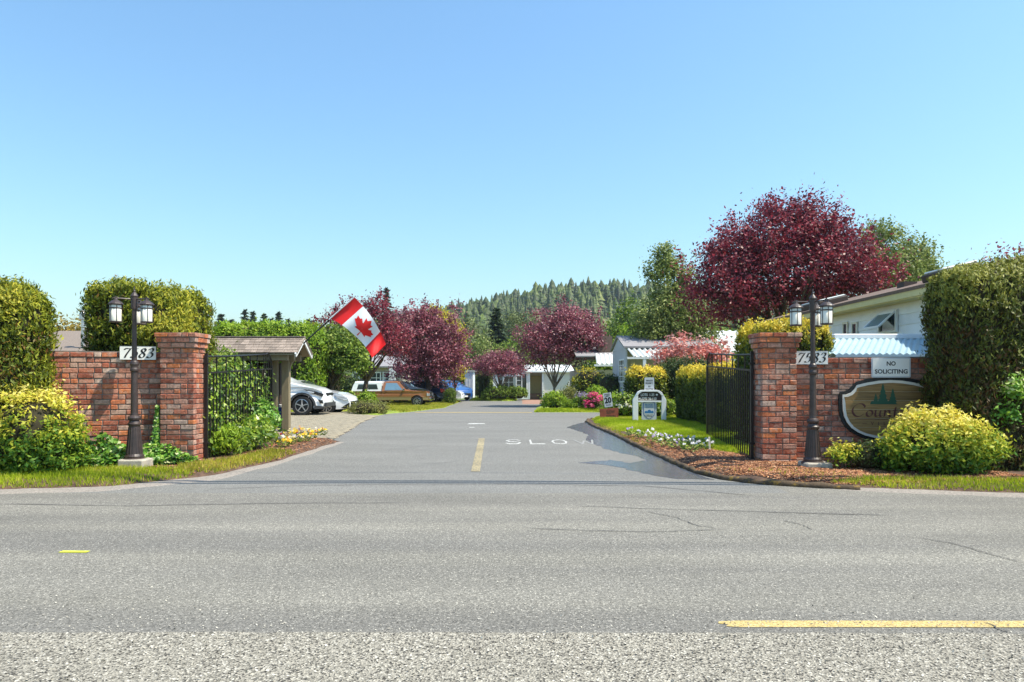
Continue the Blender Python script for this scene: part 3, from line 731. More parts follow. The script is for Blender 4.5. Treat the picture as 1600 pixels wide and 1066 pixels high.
Sb = Area([(4.5, 23.3), (14, 23.4), (14, 29.6), (4.9, 29.6)], .11, .4, .15, .05, .02, 16)
Sb.mesh('corner_bed', MT['soil_grassy'])
FarL = Area([(-5.0, 25.6), (-4.5, 29.5), (-4.35, 40), (-4.15, 56), (-40, 56), (-40, 30.8), (-7.2, 30.6), (-6.35, 28.6), (-6.2, 26.5)], .08, .4, .2, .06, .02, 7)
FarL.mesh('far_left_bed', MT['soil_grassy'])
End = Area([(-3.6, 57.5), (-1.5, 56.6), (.3, 56.8), (.5, 61), (-3.6, 61.5)], .15, .5, .2, .06, .02, 8)
End.mesh('end_bed', MT['soil_grassy'])

# block paving of the parking pad: rows of blocks with open joints
pad = [(-12, 14.95), (-3.95, 14.85), (-4.2, 17.5), (-4.7, 21.5), (-4.95, 25.5), (-6.1, 26.4), (-6.2, 28.6), (-7.1, 30.5), (-14, 30.5), (-14, 15)]
poly_sheet('parking_pad', pad, .004, MT['joint'])
V = []; 
xs_ = np.arange(-9.2, -3.6, .225); ys_ = np.arange(14.9, 30.4, .115)
for j, y in enumerate(ys_):
    x = xs_+(.1125 if j % 2 else 0); V.append(np.stack([x, np.full(len(x), y)], 1))
P = np.vstack(V); k = in_poly(P[:, 0]+.1, P[:, 1]+.05, pad) & (sdist(P[:, 0]+.1, P[:, 1]+.05, pad) > .1); P = P[k]; n = len(P)
zt = .018+rng.normal(size=n)*.0025; a, b_ = .216, .104
Q = np.zeros((n, 8, 3))
for i, (dx, dy, top) in enumerate([(0, 0, 0), (a, 0, 0), (a, b_, 0), (0, b_, 0), (.006, .006, 1), (a-.006, .006, 1), (a-.006, b_-.006, 1), (.006, b_-.006, 1)]):
    Q[:, i, 0] = P[:, 0]+dx; Q[:, i, 1] = P[:, 1]+dy; Q[:, i, 2] = np.where(top, zt, .0)+gz(P[:, 1])
Q += rng.normal(size=(n, 1, 3))*np.array([.002, .002, 0])
f0 = np.array([(4, 5, 6, 7), (0, 1, 5, 4), (1, 2, 6, 5), (2, 3, 7, 6), (3, 0, 4, 7)])
o = mesh_np('paving_blocks', Q.reshape(-1, 3), (np.arange(n)[:, None, None]*8+f0[None]).reshape(-1, 4), MT['paver']); o['kind'] = 'stuff'
tag(o, 'tan concrete paving blocks of the parking pad behind the mail shelter')
Dv = Area([(.75, 50), (2.9, 49.5), (3.3, 60), (.9, 60)], .015, .2, .25, .03, 0, 9); Dv.mesh('red_brick_driveway', MT['paver_red'])

# mossy kerb of the entrance
mb = MB(); kp = [(4.25, 8.33), (3.7, 8.55), (3.2, 8.82), (2.85, 9.2), (2.66, 9.8), (2.6, 11.2), (2.52, 13.3), (2.48, 16.5), (2.33, 19.8), (2.36, 21.5), (2.5, 22.5), (3.0, 23.2), (4.5, 23.35)]
pts = []
for i in range(len(kp)-1):
    L = math.dist(kp[i], kp[i+1]); k = max(1, int(L/.14))
    for t in range(k):
        u = t/k; pts.append(Vector((kp[i][0]*(1-u)+kp[i+1][0]*u+random.gauss(0, .012), kp[i][1]*(1-u)+kp[i+1][1]*u, .015+random.gauss(0, .008))))
mb.tube(pts, [random.uniform(.035, .062) for _ in pts], 8)
o = mb.build('mossy_kerb', MT['kerb'], smooth=True); o['kind'] = 'structure'

# loose chips thrown onto the smooth lane from the coarse one
n = 2600; P = np.stack([rng.uniform(-7, 7, n), 3.63+np.abs(rng.normal(size=n))*.35-.04, np.full(n, .006)], 1)
o = leaves('loose_stone_chips', MT['stone_chip'], None, P, np.tile([0, 0, 1.], (n, 1)), .011, .8, w_rnd=.9); tag(o, 'loose pale stone chips strewn beside the coarse lane edge', kind='stuff')
n = 5000; P = np.stack([rng.uniform(-6, 6, n), rng.uniform(2.6, 3.6, n), np.full(n, .009)], 1)
o = leaves('coarse_stone_chips', MT['stone_chip'], None, P, np.tile([0, 0, 1.], (n, 1)), .014, .8, w_rnd=.9); tag(o, 'proud stone chips set in the coarse near lane', kind='stuff')
# grass and ground litter
gL = [(-14, 8.28), (-6.2, 8.33), (-5.05, 8.55), (-4.5, 9.05), (-4.35, 9.35), (-4.9, 9.6), (-5.6, 9.62), (-6.4, 9.4), (-14, 9.6)]
blades('left_verge_grass', MT['grass'], Lv.scatter(42000, gL, .02), .06, .011, 'short green grass strip in front of the left brick wall')
gL2 = [(-4.6, 9.3), (-4.2, 9.55), (-3.9, 10.6), (-3.85, 12.2), (-4.25, 12.0), (-4.45, 10.6), (-4.8, 9.9)]
blades('gate_weeds', MT['weeds'], Lv.scatter(6500, gL2, .05), .065, .014, 'yellow green weeds growing below the left gate')
gR = [(14, 7.95), (6, 8.05), (4.7, 8.35), (4.0, 8.62), (4.6, 8.75), (6, 8.5), (14, 8.5)]
blades('right_verge_grass', MT['grass'], Rv.scatter(30000, gR, .02), .055, .011, 'thin strip of bright grass in front of the right shrubs')
blades('lawn_grass', MT['grass'], np.vstack([Lw.scatter(150000, [(2.5, 23), (2.4, 17), (2.6, 15), (3.1, 13), (3.5, 11.2), (5.4, 11.2), (5.4, 23.2)], .03)]), .05, .014, 'mown lawn around the white entrance sign')
fg = Far.scatter(60000, [(.9, 29.2), (14, 29.2), (14, 31.2), (1.1, 31.2)], .02)
blades('far_right_grass', MT['grass'], fg, .07, .03, 'strip of grass in front of the far flower border')
blades('far_left_grass', MT['weeds'], FarL.scatter(90000, [(-12, 28.6), (-4.3, 28.6), (-4.1, 56), (-14, 56)], .02), .08, .04, 'rough yellow green grass beside the parked pickup')
blades('end_bed_grass', MT['grass'], End.scatter(12000, None, .02), .08, .05, 'grass in the bed at the end of the street')
def chips(name, area, poly, n, label, size=.045):
    P = area.scatter(n, poly, .03); P[:, 2] += .008
    o = leaves(name, MT['chips'], None, P, np.tile([0, 0, 1.], (len(P), 1)), size, .38, w_rnd=.55, w_up=.6)
    return tag(o, label, kind='stuff')
chips('bark_mulch', Rv, [(2.95, 9.45), (3.5, 8.85), (4.2, 8.5), (6.6, 8.35), (6.6, 9.4), (6, 10.3), (3.7, 10.4), (3.3, 10.0)], 22000, 'red brown bark mulch around the right lamp post')
chips('bed_litter', Rv, [(2.65, 9.6), (3.2, 9.2), (3.8, 10.4), (3.9, 11.0), (3.1, 15.4), (2.55, 15.6)], 17000, 'dark bark litter in the kerbside flower bed', .042)
chips('leaf_litter', Lv, [(-7.5, 9.2), (-4.4, 9.3), (-3.85, 11), (-3.75, 14.6), (-4.6, 14.6), (-4.7, 10.6), (-7.5, 10.3)], 14000, 'brown bark and leaf litter at the foot of the left brick wall')
P = np.vstack([Rv.scatter(2500, [(2.7, 9.8), (4.2, 8.5), (4.6, 8.8), (3.8, 9.6)], .03)[::3], Rv.scatter(2500, [(2.5, 13), (2.7, 13), (2.6, 19), (2.35, 20)], .0)])
blades('moss_tufts', MT['weeds'], P, .03, .02, 'yellow moss tufts along the kerb and mulch')

# ================================================================== BRICKWORK
BL, BH, BD, JT = .200, .066, .095, .013
def brick_variants():
    out = []
    for (l, h) in ((BL, BH), (BL, BH), (BL, BH), (.092, BH), (.092, BH), (.062, .11), (.062, .11)):
        bm = bmesh.new(); bmesh.ops.create_cube(bm, size=1)
        for v in bm.verts: v.co = Vector((v.co.x*l, v.co.y*BD, v.co.z*h))
        bmesh.ops.bevel(bm, geom=list(bm.edges), offset=.006, segments=1, affect='EDGES')
        for v in bm.verts: v.co += Vector((random.gauss(0, .0016), random.gauss(0, .0016), random.gauss(0, .0016)))
        me = bpy.data.meshes.new('brick'); bm.to_mesh(me); bm.free(); me.materials.append(MT['brick']); out.append(((l, h), me))
    return out
BV = brick_variants()
def add_brick(parent, l, h, pos, rz, tilt=0, roll=0):
    """pos world centre; brick scaled a little to the needed length"""
    cands = [x for x in BV if abs(x[0][1]-h) < .02]
    cands.sort(key=lambda x: abs(x[0][0]-l)); best = [x for x in cands if abs(x[0][0]-cands[0][0][0]) < .01]
    (bl, bh), me = random.choice(best)
    o = bpy.data.objects.new('brick', me); COL.objects.link(o); o.parent = parent
    Mi = WM[parent].inverted()
    Mw = Matrix.Translation(Vector(pos)) @ Matrix.Rotation(rz, 4, 'Z') @ Matrix.Rotation(tilt+random.gauss(0, .006), 4, 'Y') @ Matrix.Rotation(random.gauss(0, .008), 4, 'X') @ Matrix.Diagonal((l/bl, 1, h/bh, 1))
    o.matrix_local = Mi @ Mw
    return o
def course_rows(parent, o, rz, L, z0, nc, pitch, off0=0, skip=None, proud=0.0, lens=None):
    """running bond on the face that starts at o (x,y), runs along rz for L; outside is to the right of the run"""
    d = Vector((math.cos(rz), math.sin(rz), 0)); nrm = Vector((math.sin(rz), -math.cos(rz), 0))
    for c in range(nc):
        z = z0+pitch*(c+.5); x = 0; first = True
        while x < L-.02:
            l = BL if random.random() > .16 else .092
            if first and (c+off0) % 2: l = .092
            first = False
            if L-x-l < .05: l = L-x
            if skip is None or not skip(x+l/2, z):
                p = Vector((o[0], o[1], 0))+d*(x+l/2)+nrm*(proud-BD/2+random.gauss(0, .003))+Vector((0, 0, z))
                add_brick(parent, l-.003, pitch-JT, p, rz)
            x += l+JT*.8
def pillar(label, x0, x1, y0, y1, zt, zb=-.02):
    o = thing('brick_pillar', label, 'brick pillar', ((x0+x1)/2, (y0+y1)/2, zb))
    q = .012
    MB().box(((x0+x1)/2, (y0+y1)/2, (zb+zt-.07)/2), (x1-x0-2*q, y1-y0-2*q, zt-.07-zb)).build('mortar', MT['mortar'], o)
    W, D = x1-x0, y1-y0; nc = 23; pitch = (zt-.07-.16-zb)/nc
    course_rows(o, (x0, y0), 0, W, zb, nc, pitch, 0)
    course_rows(o, (x1, y0+BD), R(90), D-BD*2, zb, nc, pitch, 1)
    course_rows(o, (x1, y1), R(180), W, zb, nc, pitch, 0)
    course_rows(o, (x0, y1-BD), R(270), D-BD*2, zb, nc, pitch, 1)
    z = zb+nc*pitch
    for k, e in ((0, .028), (1, .05), (2, .062)):
        p = .08 if k < 2 else .07
        MB().box(((x0+x1)/2, (y0+y1)/2, z+p/2), (W+2*e-.024, D+2*e-.024, p-.002)).build('mortar', MT['mortar'], o)
        course_rows(o, (x0-e, y0-e), 0, W+2*e, z, 1, p, k)
        course_rows(o, (x1+e, y0-e+BD), R(90), D+2*e-2*BD, z, 1, p, k)
        course_rows(o, (x1+e, y1+e), R(180), W+2*e, z, 1, p, k)
        course_rows(o, (x0-e, y1+e-BD), R(270), D+2*e-2*BD, z, 1, p, k)
        z += p
    # lid of bricks on top
    for i in range(2):
        add_brick(o, W*.5+.02, .06, ((x0+x1)/2+(i-.5)*(W*.5+.03), (y0+y1)/2, zt-.035), 0)
    return o
pillar('left gate pillar of red brick, its right side sunlit beside the vine gate', -5.34, -4.83, 10.36, 10.76, 2.06, .04)
pillar('right gate pillar of dark red brick beside the iron gate', 3.80, 4.32, 10.36, 10.76, 2.06, -.03)
def brick_wall(label, a, b, zb, zt, nc, skip=None, bottom_extra=0):
    """a -> b with the camera side to the right of the run"""
    d = Vector((b[0]-a[0], b[1]-a[1], 0)); L = d.length; d.normalize(); rz = math.atan2(d.y, d.x); nrm = Vector((d.y, -d.x, 0))
    c = Vector((a[0], a[1], 0))+d*L/2-nrm*.12
    o = thing('brick_wall', label, 'brick wall', (c.x, c.y, zb), rz)
    MB().box((c.x, c.y, (zb+zt-.1)/2), (L, .24-.024, zt-.1-zb), rz).build('mortar', MT['mortar'], o)
    pitch = (zt-.115-zb)/nc
    course_rows(o, a, rz, L, zb, nc-1, pitch, 0, skip)
    course_rows(o, a, rz, L, zb+pitch*(nc-1), 1, pitch, 1, None, proud=.012)
    x = .05
    while x < L-.03:     # soldier coping
        p = Vector((a[0], a[1], 0))+d*x-nrm*(.115-.02)
        b_ = add_brick(o, .082, .112, (p.x, p.y, zt-.056+random.gauss(0, .002)), rz)
        b_.matrix_local = b_.matrix_local @ Matrix.Diagonal((1, 2.7, 1, 1))
        x += .094
    return o, rz, d, nrm
lwall, lrz, ld, ln = brick_wall('left brick wall with orange coping, running from the pillar to the cedar hedge', (-7.35, 9.86), (-5.33, 10.56), .02, 1.875, 22)
rwA, rwB = (4.3, 10.58), (6.75, 10.3)
RSK = [(1.50+dx, .9+dz) for dx, dz in ((-.66, .1), (-.5, .2), (-.42, .3), (0, .38), (.42, .3), (.5, .2), (.66, .1), (.62, -.15), (.4, -.32), (0, -.38), (-.4, -.32), (-.62, -.15))]
def rskip(x, z):
    return in_poly(np.array([x]), np.array([z]), RSK)[0]
rwall, rrz, rd, rn = brick_wall('right brick wall holding the oval cedar sign', rwA, rwB, -.02, 1.795, 21, rskip)
def on_wall(a, d, nrm, x_px, z, proud):
    """point on a wall plane below pixel column x"""
    k = (x_px-800)/F; t = (k*(a[1]+nrm.y*proud)-(a[0]+nrm.x*proud))/(d.x-k*d.y)
    p = Vector((a[0], a[1], 0))+d*t+nrm*proud; return Vector((p.x, p.y, z)), t

# ================================================================== LAMP POSTS
def lamp_post(name, label, x, y, zg, angles, cz=.115):
    o = thing(name, label, 'lamp post', (x, y, zg)); z = zg-.02+0
    mb = MB(); mb.box((x+.03, y, zg-.03+.07), (.37, .34, .19)); b = mb.build('concrete_footing', MT['concrete'], o, bevel=.02)
    s = z+.115
    prof = [(.155, s), (.16, s+.02), (.15, s+.04), (.125, s+.055), (.13, s+.075), (.122, s+.09), (.108, s+.11), (.098, s+.2), (.082, s+.4), (.073, s+.5), (.075, s+.51), (.088, s+.525), (.09, s+.545), (.075, s+.56), (.065, s+.585), (.082, s+.6), (.088, s+.625), (.078, s+.65), (.052, s+.665), (.048, s+.7), (.046, s+1.0), (.042, s+1.27), (.044, s+1.29), (.055, s+1.3), (.058, s+1.325), (.048, s+1.35), (.05, s+1.37), (.06, s+1.4), (.052, s+1.43), (.036, s+1.45), (.034, s+1.5), (.031, s+1.9), (.03, s+2.19)]
    MB().lathe(prof, 24, (x, y, 0)).build('pole', MT['bronze'], o, smooth=False)
    mb = MB()
    for k in range(16):   # fluting of the bell
        a = 2*math.pi*k/16
        mb.tube([(x+.108*math.cos(a), y+.108*math.sin(a), s+.12), (x+.09*math.cos(a), y+.09*math.sin(a), s+.31), (x+.075*math.cos(a), y+.075*math.sin(a), s+.49)], .006, 4)
    mb.build('fluting', MT['bronze'], o)
    t = s+2.19
    MB().lathe([(.042, t), (.045, t+.02), (.045, t+.17), (.05, t+.18), (.052, t+.195), (.04, t+.215), (.026, t+.235), (.014, t+.25), (.018, t+.262), (.01, t+.28), (.004, t+.33)], 16, (x, y, 0)).build('finial', MT['bronze'], o, smooth=False)
    for a in angles:
        ca, sa = math.cos(R(a)), math.sin(R(a)); r = .235
        c = Vector((x+ca*r, y+sa*r, 0))
        mb = MB(); mb.tube([(x, y, t+.13), (x+ca*.06, y+sa*.06, t+.145), (x+ca*r*.8, y+sa*r*.8, t+.145), (c.x+ca*.02, c.y+sa*.02, t+.14)], .011, 8)
        mb.tube([(x+ca*r*.75, y+sa*r*.75, t+.14), (c.x, c.y, t+.165), (c.x+ca*.05, c.y+sa*.05, t+.135)], .008, 6)
        arm = mb.build('arm', MT['bronze'], o)
        zb = t-.20
        lt = MB().lathe([(.02, t+.145), (.028, t+.12), (.055, t+.105), (.09, t+.075), (.1, t+.062), (.1, t+.055), (.084, t+.05), (.08, t+.045)], 16, c).build('lantern', MT['bronze'], o)
        mb = MB(); mb.lathe([(.079, zb), (.084, zb+.004), (.084, zb+.014), (.079, zb+.018)], 16, c); mb.lathe([(.081, t-.005), (.083, t), (.083, t+.008), (.081, t+.012)], 16, c)
        for k in range(6):
            b = R(a)+math.pi*k/3+.5; px, py = c.x+.08*math.cos(b), c.y+.08*math.sin(b)
            mb.bar((px, py, zb), (px, py, t+.055), .007)
        mb.build('cage', MT['bronze'], lt)
        MB().lathe([(.073, zb+.006), (.076, zb+.02), (.076, t+.048)], 16, c).build('glass', MT['frost'], lt, smooth=True)
    return o
lamp_post('lamp_post', 'dark bronze lamp post with three lanterns in front of the left brick wall', PX(210, 9.85), 9.85, .075, (-140, -20, 100))
lamp_post('lamp_post', 'dark bronze lamp post with three lanterns in front of the right brick wall', PX(1270, 9.8), 9.8, .035, (-65, 175, 55))

# ================================================================== SIGNS ON THE WALLS
def plate(mb, c, ux, w, h, t=.02, r=.015, m=0):
    uy = Vector((0, 0, 1)); ux = Vector(ux)
    pts = []
    for cx, cy, a0 in ((w/2-r, -h/2+r, -90), (w/2-r, h/2-r, 0), (-w/2+r, h/2-r, 90), (-w/2+r, -h/2+r, 180)):
        for k in range(4):
            a = R(a0+30*k); pts.append((cx+r*math.cos(a), cy+r*math.sin(a)))
    return mb.prism(pts, Vector(c)-ux.cross(uy)*0, ux, uy, t, m)
UZ = Vector((0, 0, 1))
def number_sign(label, c, ux):
    nn = Vector(ux).cross(UZ)
    o = thing('house_number_sign', label, 'sign', c)
    plate(MB(), Vector(c), ux, .49, .215, .02, .006).build('plate', MT['whiteplate'], o)
    mb = MB()
    for a, b, w, h in ((0, .105, .485, .006), (0, -.105, .485, .006)): mb.box(Vector(c)+UZ*b+nn*.021, (w, .004, h), math.atan2(ux[1], ux[0]))
    mb.build('rim', MT['black'], o)
    for i, ch in enumerate('7583'):
        mb = MB(); nib(mb, GL[ch], Vector(c)+Vector(ux)*(-.215+i*.108)+UZ*-.073+nn*.0205, ux, UZ, .145, .2, 20, .22, .0015)
        mb.build('number', MT['black'], o)
    return o
c, _ = on_wall((-7.35, 9.86), ld, ln, 216, PZ(551.5, 10.35), .02)
number_sign('white number plate 7583 on the left brick wall behind the lamp post', c, ld)
c, _ = on_wall(rwA, rd, rn, 1267, PZ(559, 10.5), .025)
number_sign('white number plate 7583 on the right brick wall next to the pillar', c, rd)
c, _ = on_wall(rwA, rd, rn, 1391.5, PZ(574.5, 10.4), .07); nn = rn
o = thing('no_soliciting_sign', 'white NO SOLICITING sign above the oval cedar sign', 'sign', c)
plate(MB(), c, rd, .56, .305, .016, .02).build('frame', MT['greyplate'], o)
plate(MB(), c+nn*.016, rd, .52, .265, .004, .012).build('plate', MT['whiteplate'], o)
text('lettering', 'NO', .062, c+UZ*.03+nn*.0205, rd, UZ, MT['black'], o, w=.13, bold=.03)
text('lettering', 'SOLICITING', .062, c+UZ*-.09+nn*.0205, rd, UZ, MT['black'], o, w=.47, bold=.03)

# oval cedar sign
sc_c, _ = on_wall(rwA, rd, rn, 1391, 1.35+(593-641)/102.5, .03)
def oval(grow):
    L = []
    def P(x, y): L.append((x/102.5, y/102.5))
    tl = [(0, 47), (-17, 46), (-34, 43.2), (-50, 39)]
    for x, y in tl: P(x, y+grow)
    for x, y in [(-53.5, 33), (-59, 27), (-66, 24.2), (-71.5, 23.8)]: P(x-grow*.55, y+grow*.8)
    for x, y in [(-71.5, 12), (-70.8, 0), (-69, -10), (-64.5, -20), (-58, -28), (-49, -34.5), (-38, -39.5), (-24, -43), (-10, -44.6), (0, -45)]:
        l = math.hypot(x, y); P(x-grow*abs(x)/l, y-grow*abs(y)/l*(1 if y < 0 else 0))
    R_ = [(-x, y) for x, y in L[1:-1]][::-1]
    return L+R_
o = thing('cedar_entrance_sign', 'oval cedar sign with cream rim, green trees and maroon lettering on the right wall', 'sign', sc_c)
MB().prism(oval(5.5), sc_c-nn*.075, rd, UZ, .075).build('black_surround', MT['black'], o)
MB().prism([(x+.02, y-.035) for x, y in oval(6.5)], sc_c-nn*.085, rd, UZ, .03).build('shadow_sheet', MT['black'], o)  # black copy set lower, standing in for the sign's shadow on the wall
MB().prism(oval(0), sc_c, rd, UZ, .022).build('rim', MT['cream'], o)
inn = oval(-4.2)
def clip_band(poly, y0, y1):
    def cut(p, f, g):
        out = []
        for i in range(len(p)):
            a, b = p[i], p[(i+1) % len(p)]; fa, fb = f(a), f(b)
            if fa >= 0: out.append(a)
            if (fa >= 0) != (fb >= 0):
                t = fa/(fa-fb); out.append((a[0]+(b[0]-a[0])*t, a[1]+(b[1]-a[1])*t))
        return out
    q = cut(poly, lambda p: p[1]-y0, 0)
    return cut(q, lambda p: y1-p[1], 0) if q else q
ylo, yhi = min(p[1] for p in inn), max(p[1] for p in inn); nb = 6
for i in range(nb):
    a, b = ylo+(yhi-ylo)*i/nb+.0015, ylo+(yhi-ylo)*(i+1)/nb-.0015
    q = clip_band(inn, a, b)
    if len(q) > 2: MB().prism(q, sc_c+nn*.022, rd, UZ, .004+.0008*(i % 2)).build('plank', MT['wood_sign'], o)
def firs():
    mb = MB()
    for cx, w, h, zo in ((-22.5, 9, 17, 0), (-12, 15, 33, .0006), (2.5, 12, 25, .0012)):
        pts = []; n_ = 5
        for i in range(n_):
            t = i/n_; pts.append((cx+w*(1-t)*.62, h*t)); pts.append((cx+w*(1-t)*.36, h*(t+.1)))
        pts.append((cx, h))
        pts += [(2*cx-x, y) for x, y in pts[:-1][::-1]]
        mb.prism([(x/102.5, y/102.5) for x, y in pts], sc_c+nn*(.0268+zo)+UZ*(9.3/102.5), rd, UZ, .003)
    mb.prism([(x/102.5, y/102.5) for x, y in ((-31, 0), (7.5, 0), (6, 5), (-29, 5))], sc_c+nn*(.0268+.0018)+UZ*(9.3/102.5), rd, UZ, .003)
    mb.build('tree_emblem', MT['green_logo'], o)
firs()
mb = MB(); x = 0; st = []
for chh, dx in (('C', 0), ('o', 1.02), ('u', 1.6), ('n', 2.28), ('t', 2.95), ('r', 3.4), ('y', 3.85)): st.append(place(GL[chh], dx))
q = sum(st, [])
nib(mb, [[(a*1.0, b*.95) for a, b in s_] for s_ in q], sc_c+nn*.027+rd*(-.575)+UZ*(-.095), rd, UZ, .2, .15, 30, .05, .002)
mb.build('lettering', MT['brown_letter'], o)
MB().box(sc_c+UZ*-.135+nn*.0285, (1.05, .003, .008), rrz).build('rule', MT['brown_letter'], o)
for i, ch in enumerate('VILLAGE'): text('letter', ch, .05, sc_c+UZ*(-.225)+nn*.0275+rd*(-.27+i*.09), rd, UZ, MT['brown_letter'], o, bold=.01)
for s_ in (-1, 1): MB().box(sc_c+UZ*-.2+nn*.0285+rd*s_*.38, (.07, .003, .006), rrz).build('rule', MT['brown_letter'], o)

# ================================================================== IRON GATES
def gate(label, A, B, zb0, zb1, zm0, zm1, zt0, zt1, nb=25):
    A = Vector((A[0], A[1], 0)); B = Vector((B[0], B[1], 0)); L = (B-A).length
    o = thing('iron_gate', label, 'gate', A)
    def P(t, z): p = A.lerp(B, t); return Vector((p.x, p.y, z))
    def top(t):
        z = zt0+(zt1-zt0)*t**1.2; e = (t-.9)/.1
        if e > 0: z = zt1-.27*(1-math.sqrt(max(0, 1-e*e)))
        return z
    zb = lambda t: zb0+(zb1-zb0)*t
    zm = lambda t: zm0+(zm1-zm0)*t
    MB().bar(P(0, zb0-.03), P(0, zt0+.05), .045).build('hinge_stile', MT['iron'], o)
    MB().bar(P(1, zb1-.01), P(1, top(1)), .035).build('end_stile', MT['iron'], o)
    MB().bar(P(0, zb0), P(1, zb1), .03, .035).build('bottom_rail', MT['iron'], o)
    MB().bar(P(0, zm0), P(1, zm1), .022, .028).build('middle_rail', MT['iron'], o)
    MB().tube([P(t, top(t)) for t in [0, .2, .4, .6, .8, .88, .91, .93, .95, .965, .98, .99, 1.0]], .014, 6).build('top_rail', MT['iron'], o)
    for i in range(1, nb):
        t = i/nb; full = (i % 3 == 0) or t > .86
        MB().bar(P(t, zb(t)+.01), P(t, top(t) if full else zm(t)+.0), .017).build('bar', MT['iron'], o)
    for z in (.35, 1.6):
        MB().box(P(0, z), (.09, .05, .03)).build('hinge', MT['iron'], o)
    return o
gate('black iron gate leaf overgrown with vines, swung open beside the left pillar', (-4.79, 10.70), (-5.17, 14.7), .08, .12, 1.45, 1.58, 1.71, 1.9)
gate('bare black iron gate leaf swung open beside the right pillar', (3.76, 10.70), (4.23, 14.8), .12, .10, 1.49, 1.64, 1.74, 1.91)
o = thing('gate_stop_stake', 'short white stake on the lawn at the free end of the right gate', 'stake', (PX(1109, 12.1), 12.1, .1))
MB().bar((PX(1109, 12.1), 12.1, .05), (PX(1108, 12.1), 12.1, .33), .03).build('shaft', MT['cream'], o)

# ================================================================== HEDGES AND SHRUBS NEAR THE GATE
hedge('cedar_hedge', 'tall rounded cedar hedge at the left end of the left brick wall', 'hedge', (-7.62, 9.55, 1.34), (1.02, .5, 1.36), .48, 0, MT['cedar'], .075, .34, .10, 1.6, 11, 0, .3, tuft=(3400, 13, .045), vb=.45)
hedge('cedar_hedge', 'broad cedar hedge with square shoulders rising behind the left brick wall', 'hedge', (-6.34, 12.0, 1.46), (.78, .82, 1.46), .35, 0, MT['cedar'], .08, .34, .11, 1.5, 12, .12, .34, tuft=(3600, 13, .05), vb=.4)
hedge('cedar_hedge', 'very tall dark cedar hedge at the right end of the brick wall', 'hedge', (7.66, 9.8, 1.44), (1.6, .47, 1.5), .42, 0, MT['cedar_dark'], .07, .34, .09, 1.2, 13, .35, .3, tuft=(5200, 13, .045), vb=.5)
hedge('cedar_hedge', 'dark hedge with bright yellow green top behind the right iron gate', 'hedge', (5.1, 12.95, 1.16), (.64, .72, 1.18), .25, 0, MT['hedge_yel'], .075, .4, .06, 2.2, 14, .42, .12, tuft=(2400, 13, .045), vb=.4)
hedge('privet_hedge', 'long clipped hedge with golden top along the lawn behind the right gate', 'hedge', (5.75, 18.2, .84), (.65, 2.95, .78), .2, 0, MT['hedge_yel'], .085, .45, .04, 2.5, 15, .5, .1, tuft=(2600, 12, .05), vb=.35)
hedge('privet_hedge', 'short golden topped hedge behind the white entrance sign', 'hedge', (4.5, 22.9, .88), (.62, .45, .8), .3, 0, MT['hedge_yel'], .09, .45, .05, 2.5, 16, .5, .15, tuft=(700, 12, .06), vb=.38)
hedge('juniper', 'dark green rounded juniper rising between the two golden hedges', 'shrub', (5.95, 23.4, .95), (1.0, .8, 1.02), .8, 0, MT['darkgreen'], .1, .35, .12, 1.6, 17, 0, .2, tuft=(900, 13, .07), vb=.5)

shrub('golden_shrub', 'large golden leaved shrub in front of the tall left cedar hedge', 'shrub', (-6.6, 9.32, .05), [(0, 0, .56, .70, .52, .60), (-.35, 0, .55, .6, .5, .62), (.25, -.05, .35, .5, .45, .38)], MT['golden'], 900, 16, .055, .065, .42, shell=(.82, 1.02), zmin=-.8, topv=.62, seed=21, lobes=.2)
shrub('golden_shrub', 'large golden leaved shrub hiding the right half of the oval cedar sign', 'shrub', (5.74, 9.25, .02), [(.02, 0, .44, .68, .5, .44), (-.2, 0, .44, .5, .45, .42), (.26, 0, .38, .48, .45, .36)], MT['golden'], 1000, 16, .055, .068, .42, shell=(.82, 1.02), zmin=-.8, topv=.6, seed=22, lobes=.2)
shrub('spirea', 'small yellow green shrub at the foot of the oval sign', 'shrub', (PX(1318, 9.6), 9.6, .05), [(0, 0, .22, .17, .17, .2)], MT['golden'], 60, 12, .05, .06, .5, topv=.5, core=False)
shrub('juniper', 'low dark juniper between the yellow spirea and the right golden shrub', 'shrub', (PX(1362, 9.6), 9.6, .03), [(0, 0, .22, .36, .25, .24), (.3, -.1, .15, .3, .2, .2)], MT['darkgreen'], 220, 16, .05, .05, .3, zmin=-.5)
shrub('variegated_shrub', 'pale variegated shrub sprawling against the tall dark hedge', 'shrub', (PX(1592, 9.1), 9.27, .05), [(.1, 0, 1.15, .16, .12, .16), (0, .05, .82, .12, .1, .1)], MT['ivy'], 90, 12, .07, .065, .5, core=False, topv=.55, stems=0)

def ground_cover(name, label, area, poly, n, size, m, hmax=.16, cat='ground cover', kind='stuff', hf=None):
    P = area.scatter(n, poly, .03)
    hh = hf(P) if hf else np.full(len(P), hmax)
    P[:, 2] += rng.uniform(.02, 1, len(P))*hh
    o = leaves(name, m, None, P, np.tile([0, -.4, .9], (len(P), 1)), size, .7, w_rnd=1.0, w_up=.3)
    return tag(o, label, kind=kind)
ground_cover('ivy_ground_cover', 'ivy creeping along the foot of the left brick wall', Lv, [(-6.3, 9.55), (-5.6, 9.75), (-5.25, 9.95), (-4.9, 10.0), (-4.75, 10.35), (-5.35, 10.4), (-6.5, 10.05)], 9000, .07, MT['ivy'], .18, hf=lambda P: .08+.2*np.clip(.5+nz(P[:, :2], 2.2, 5), 0, 1))
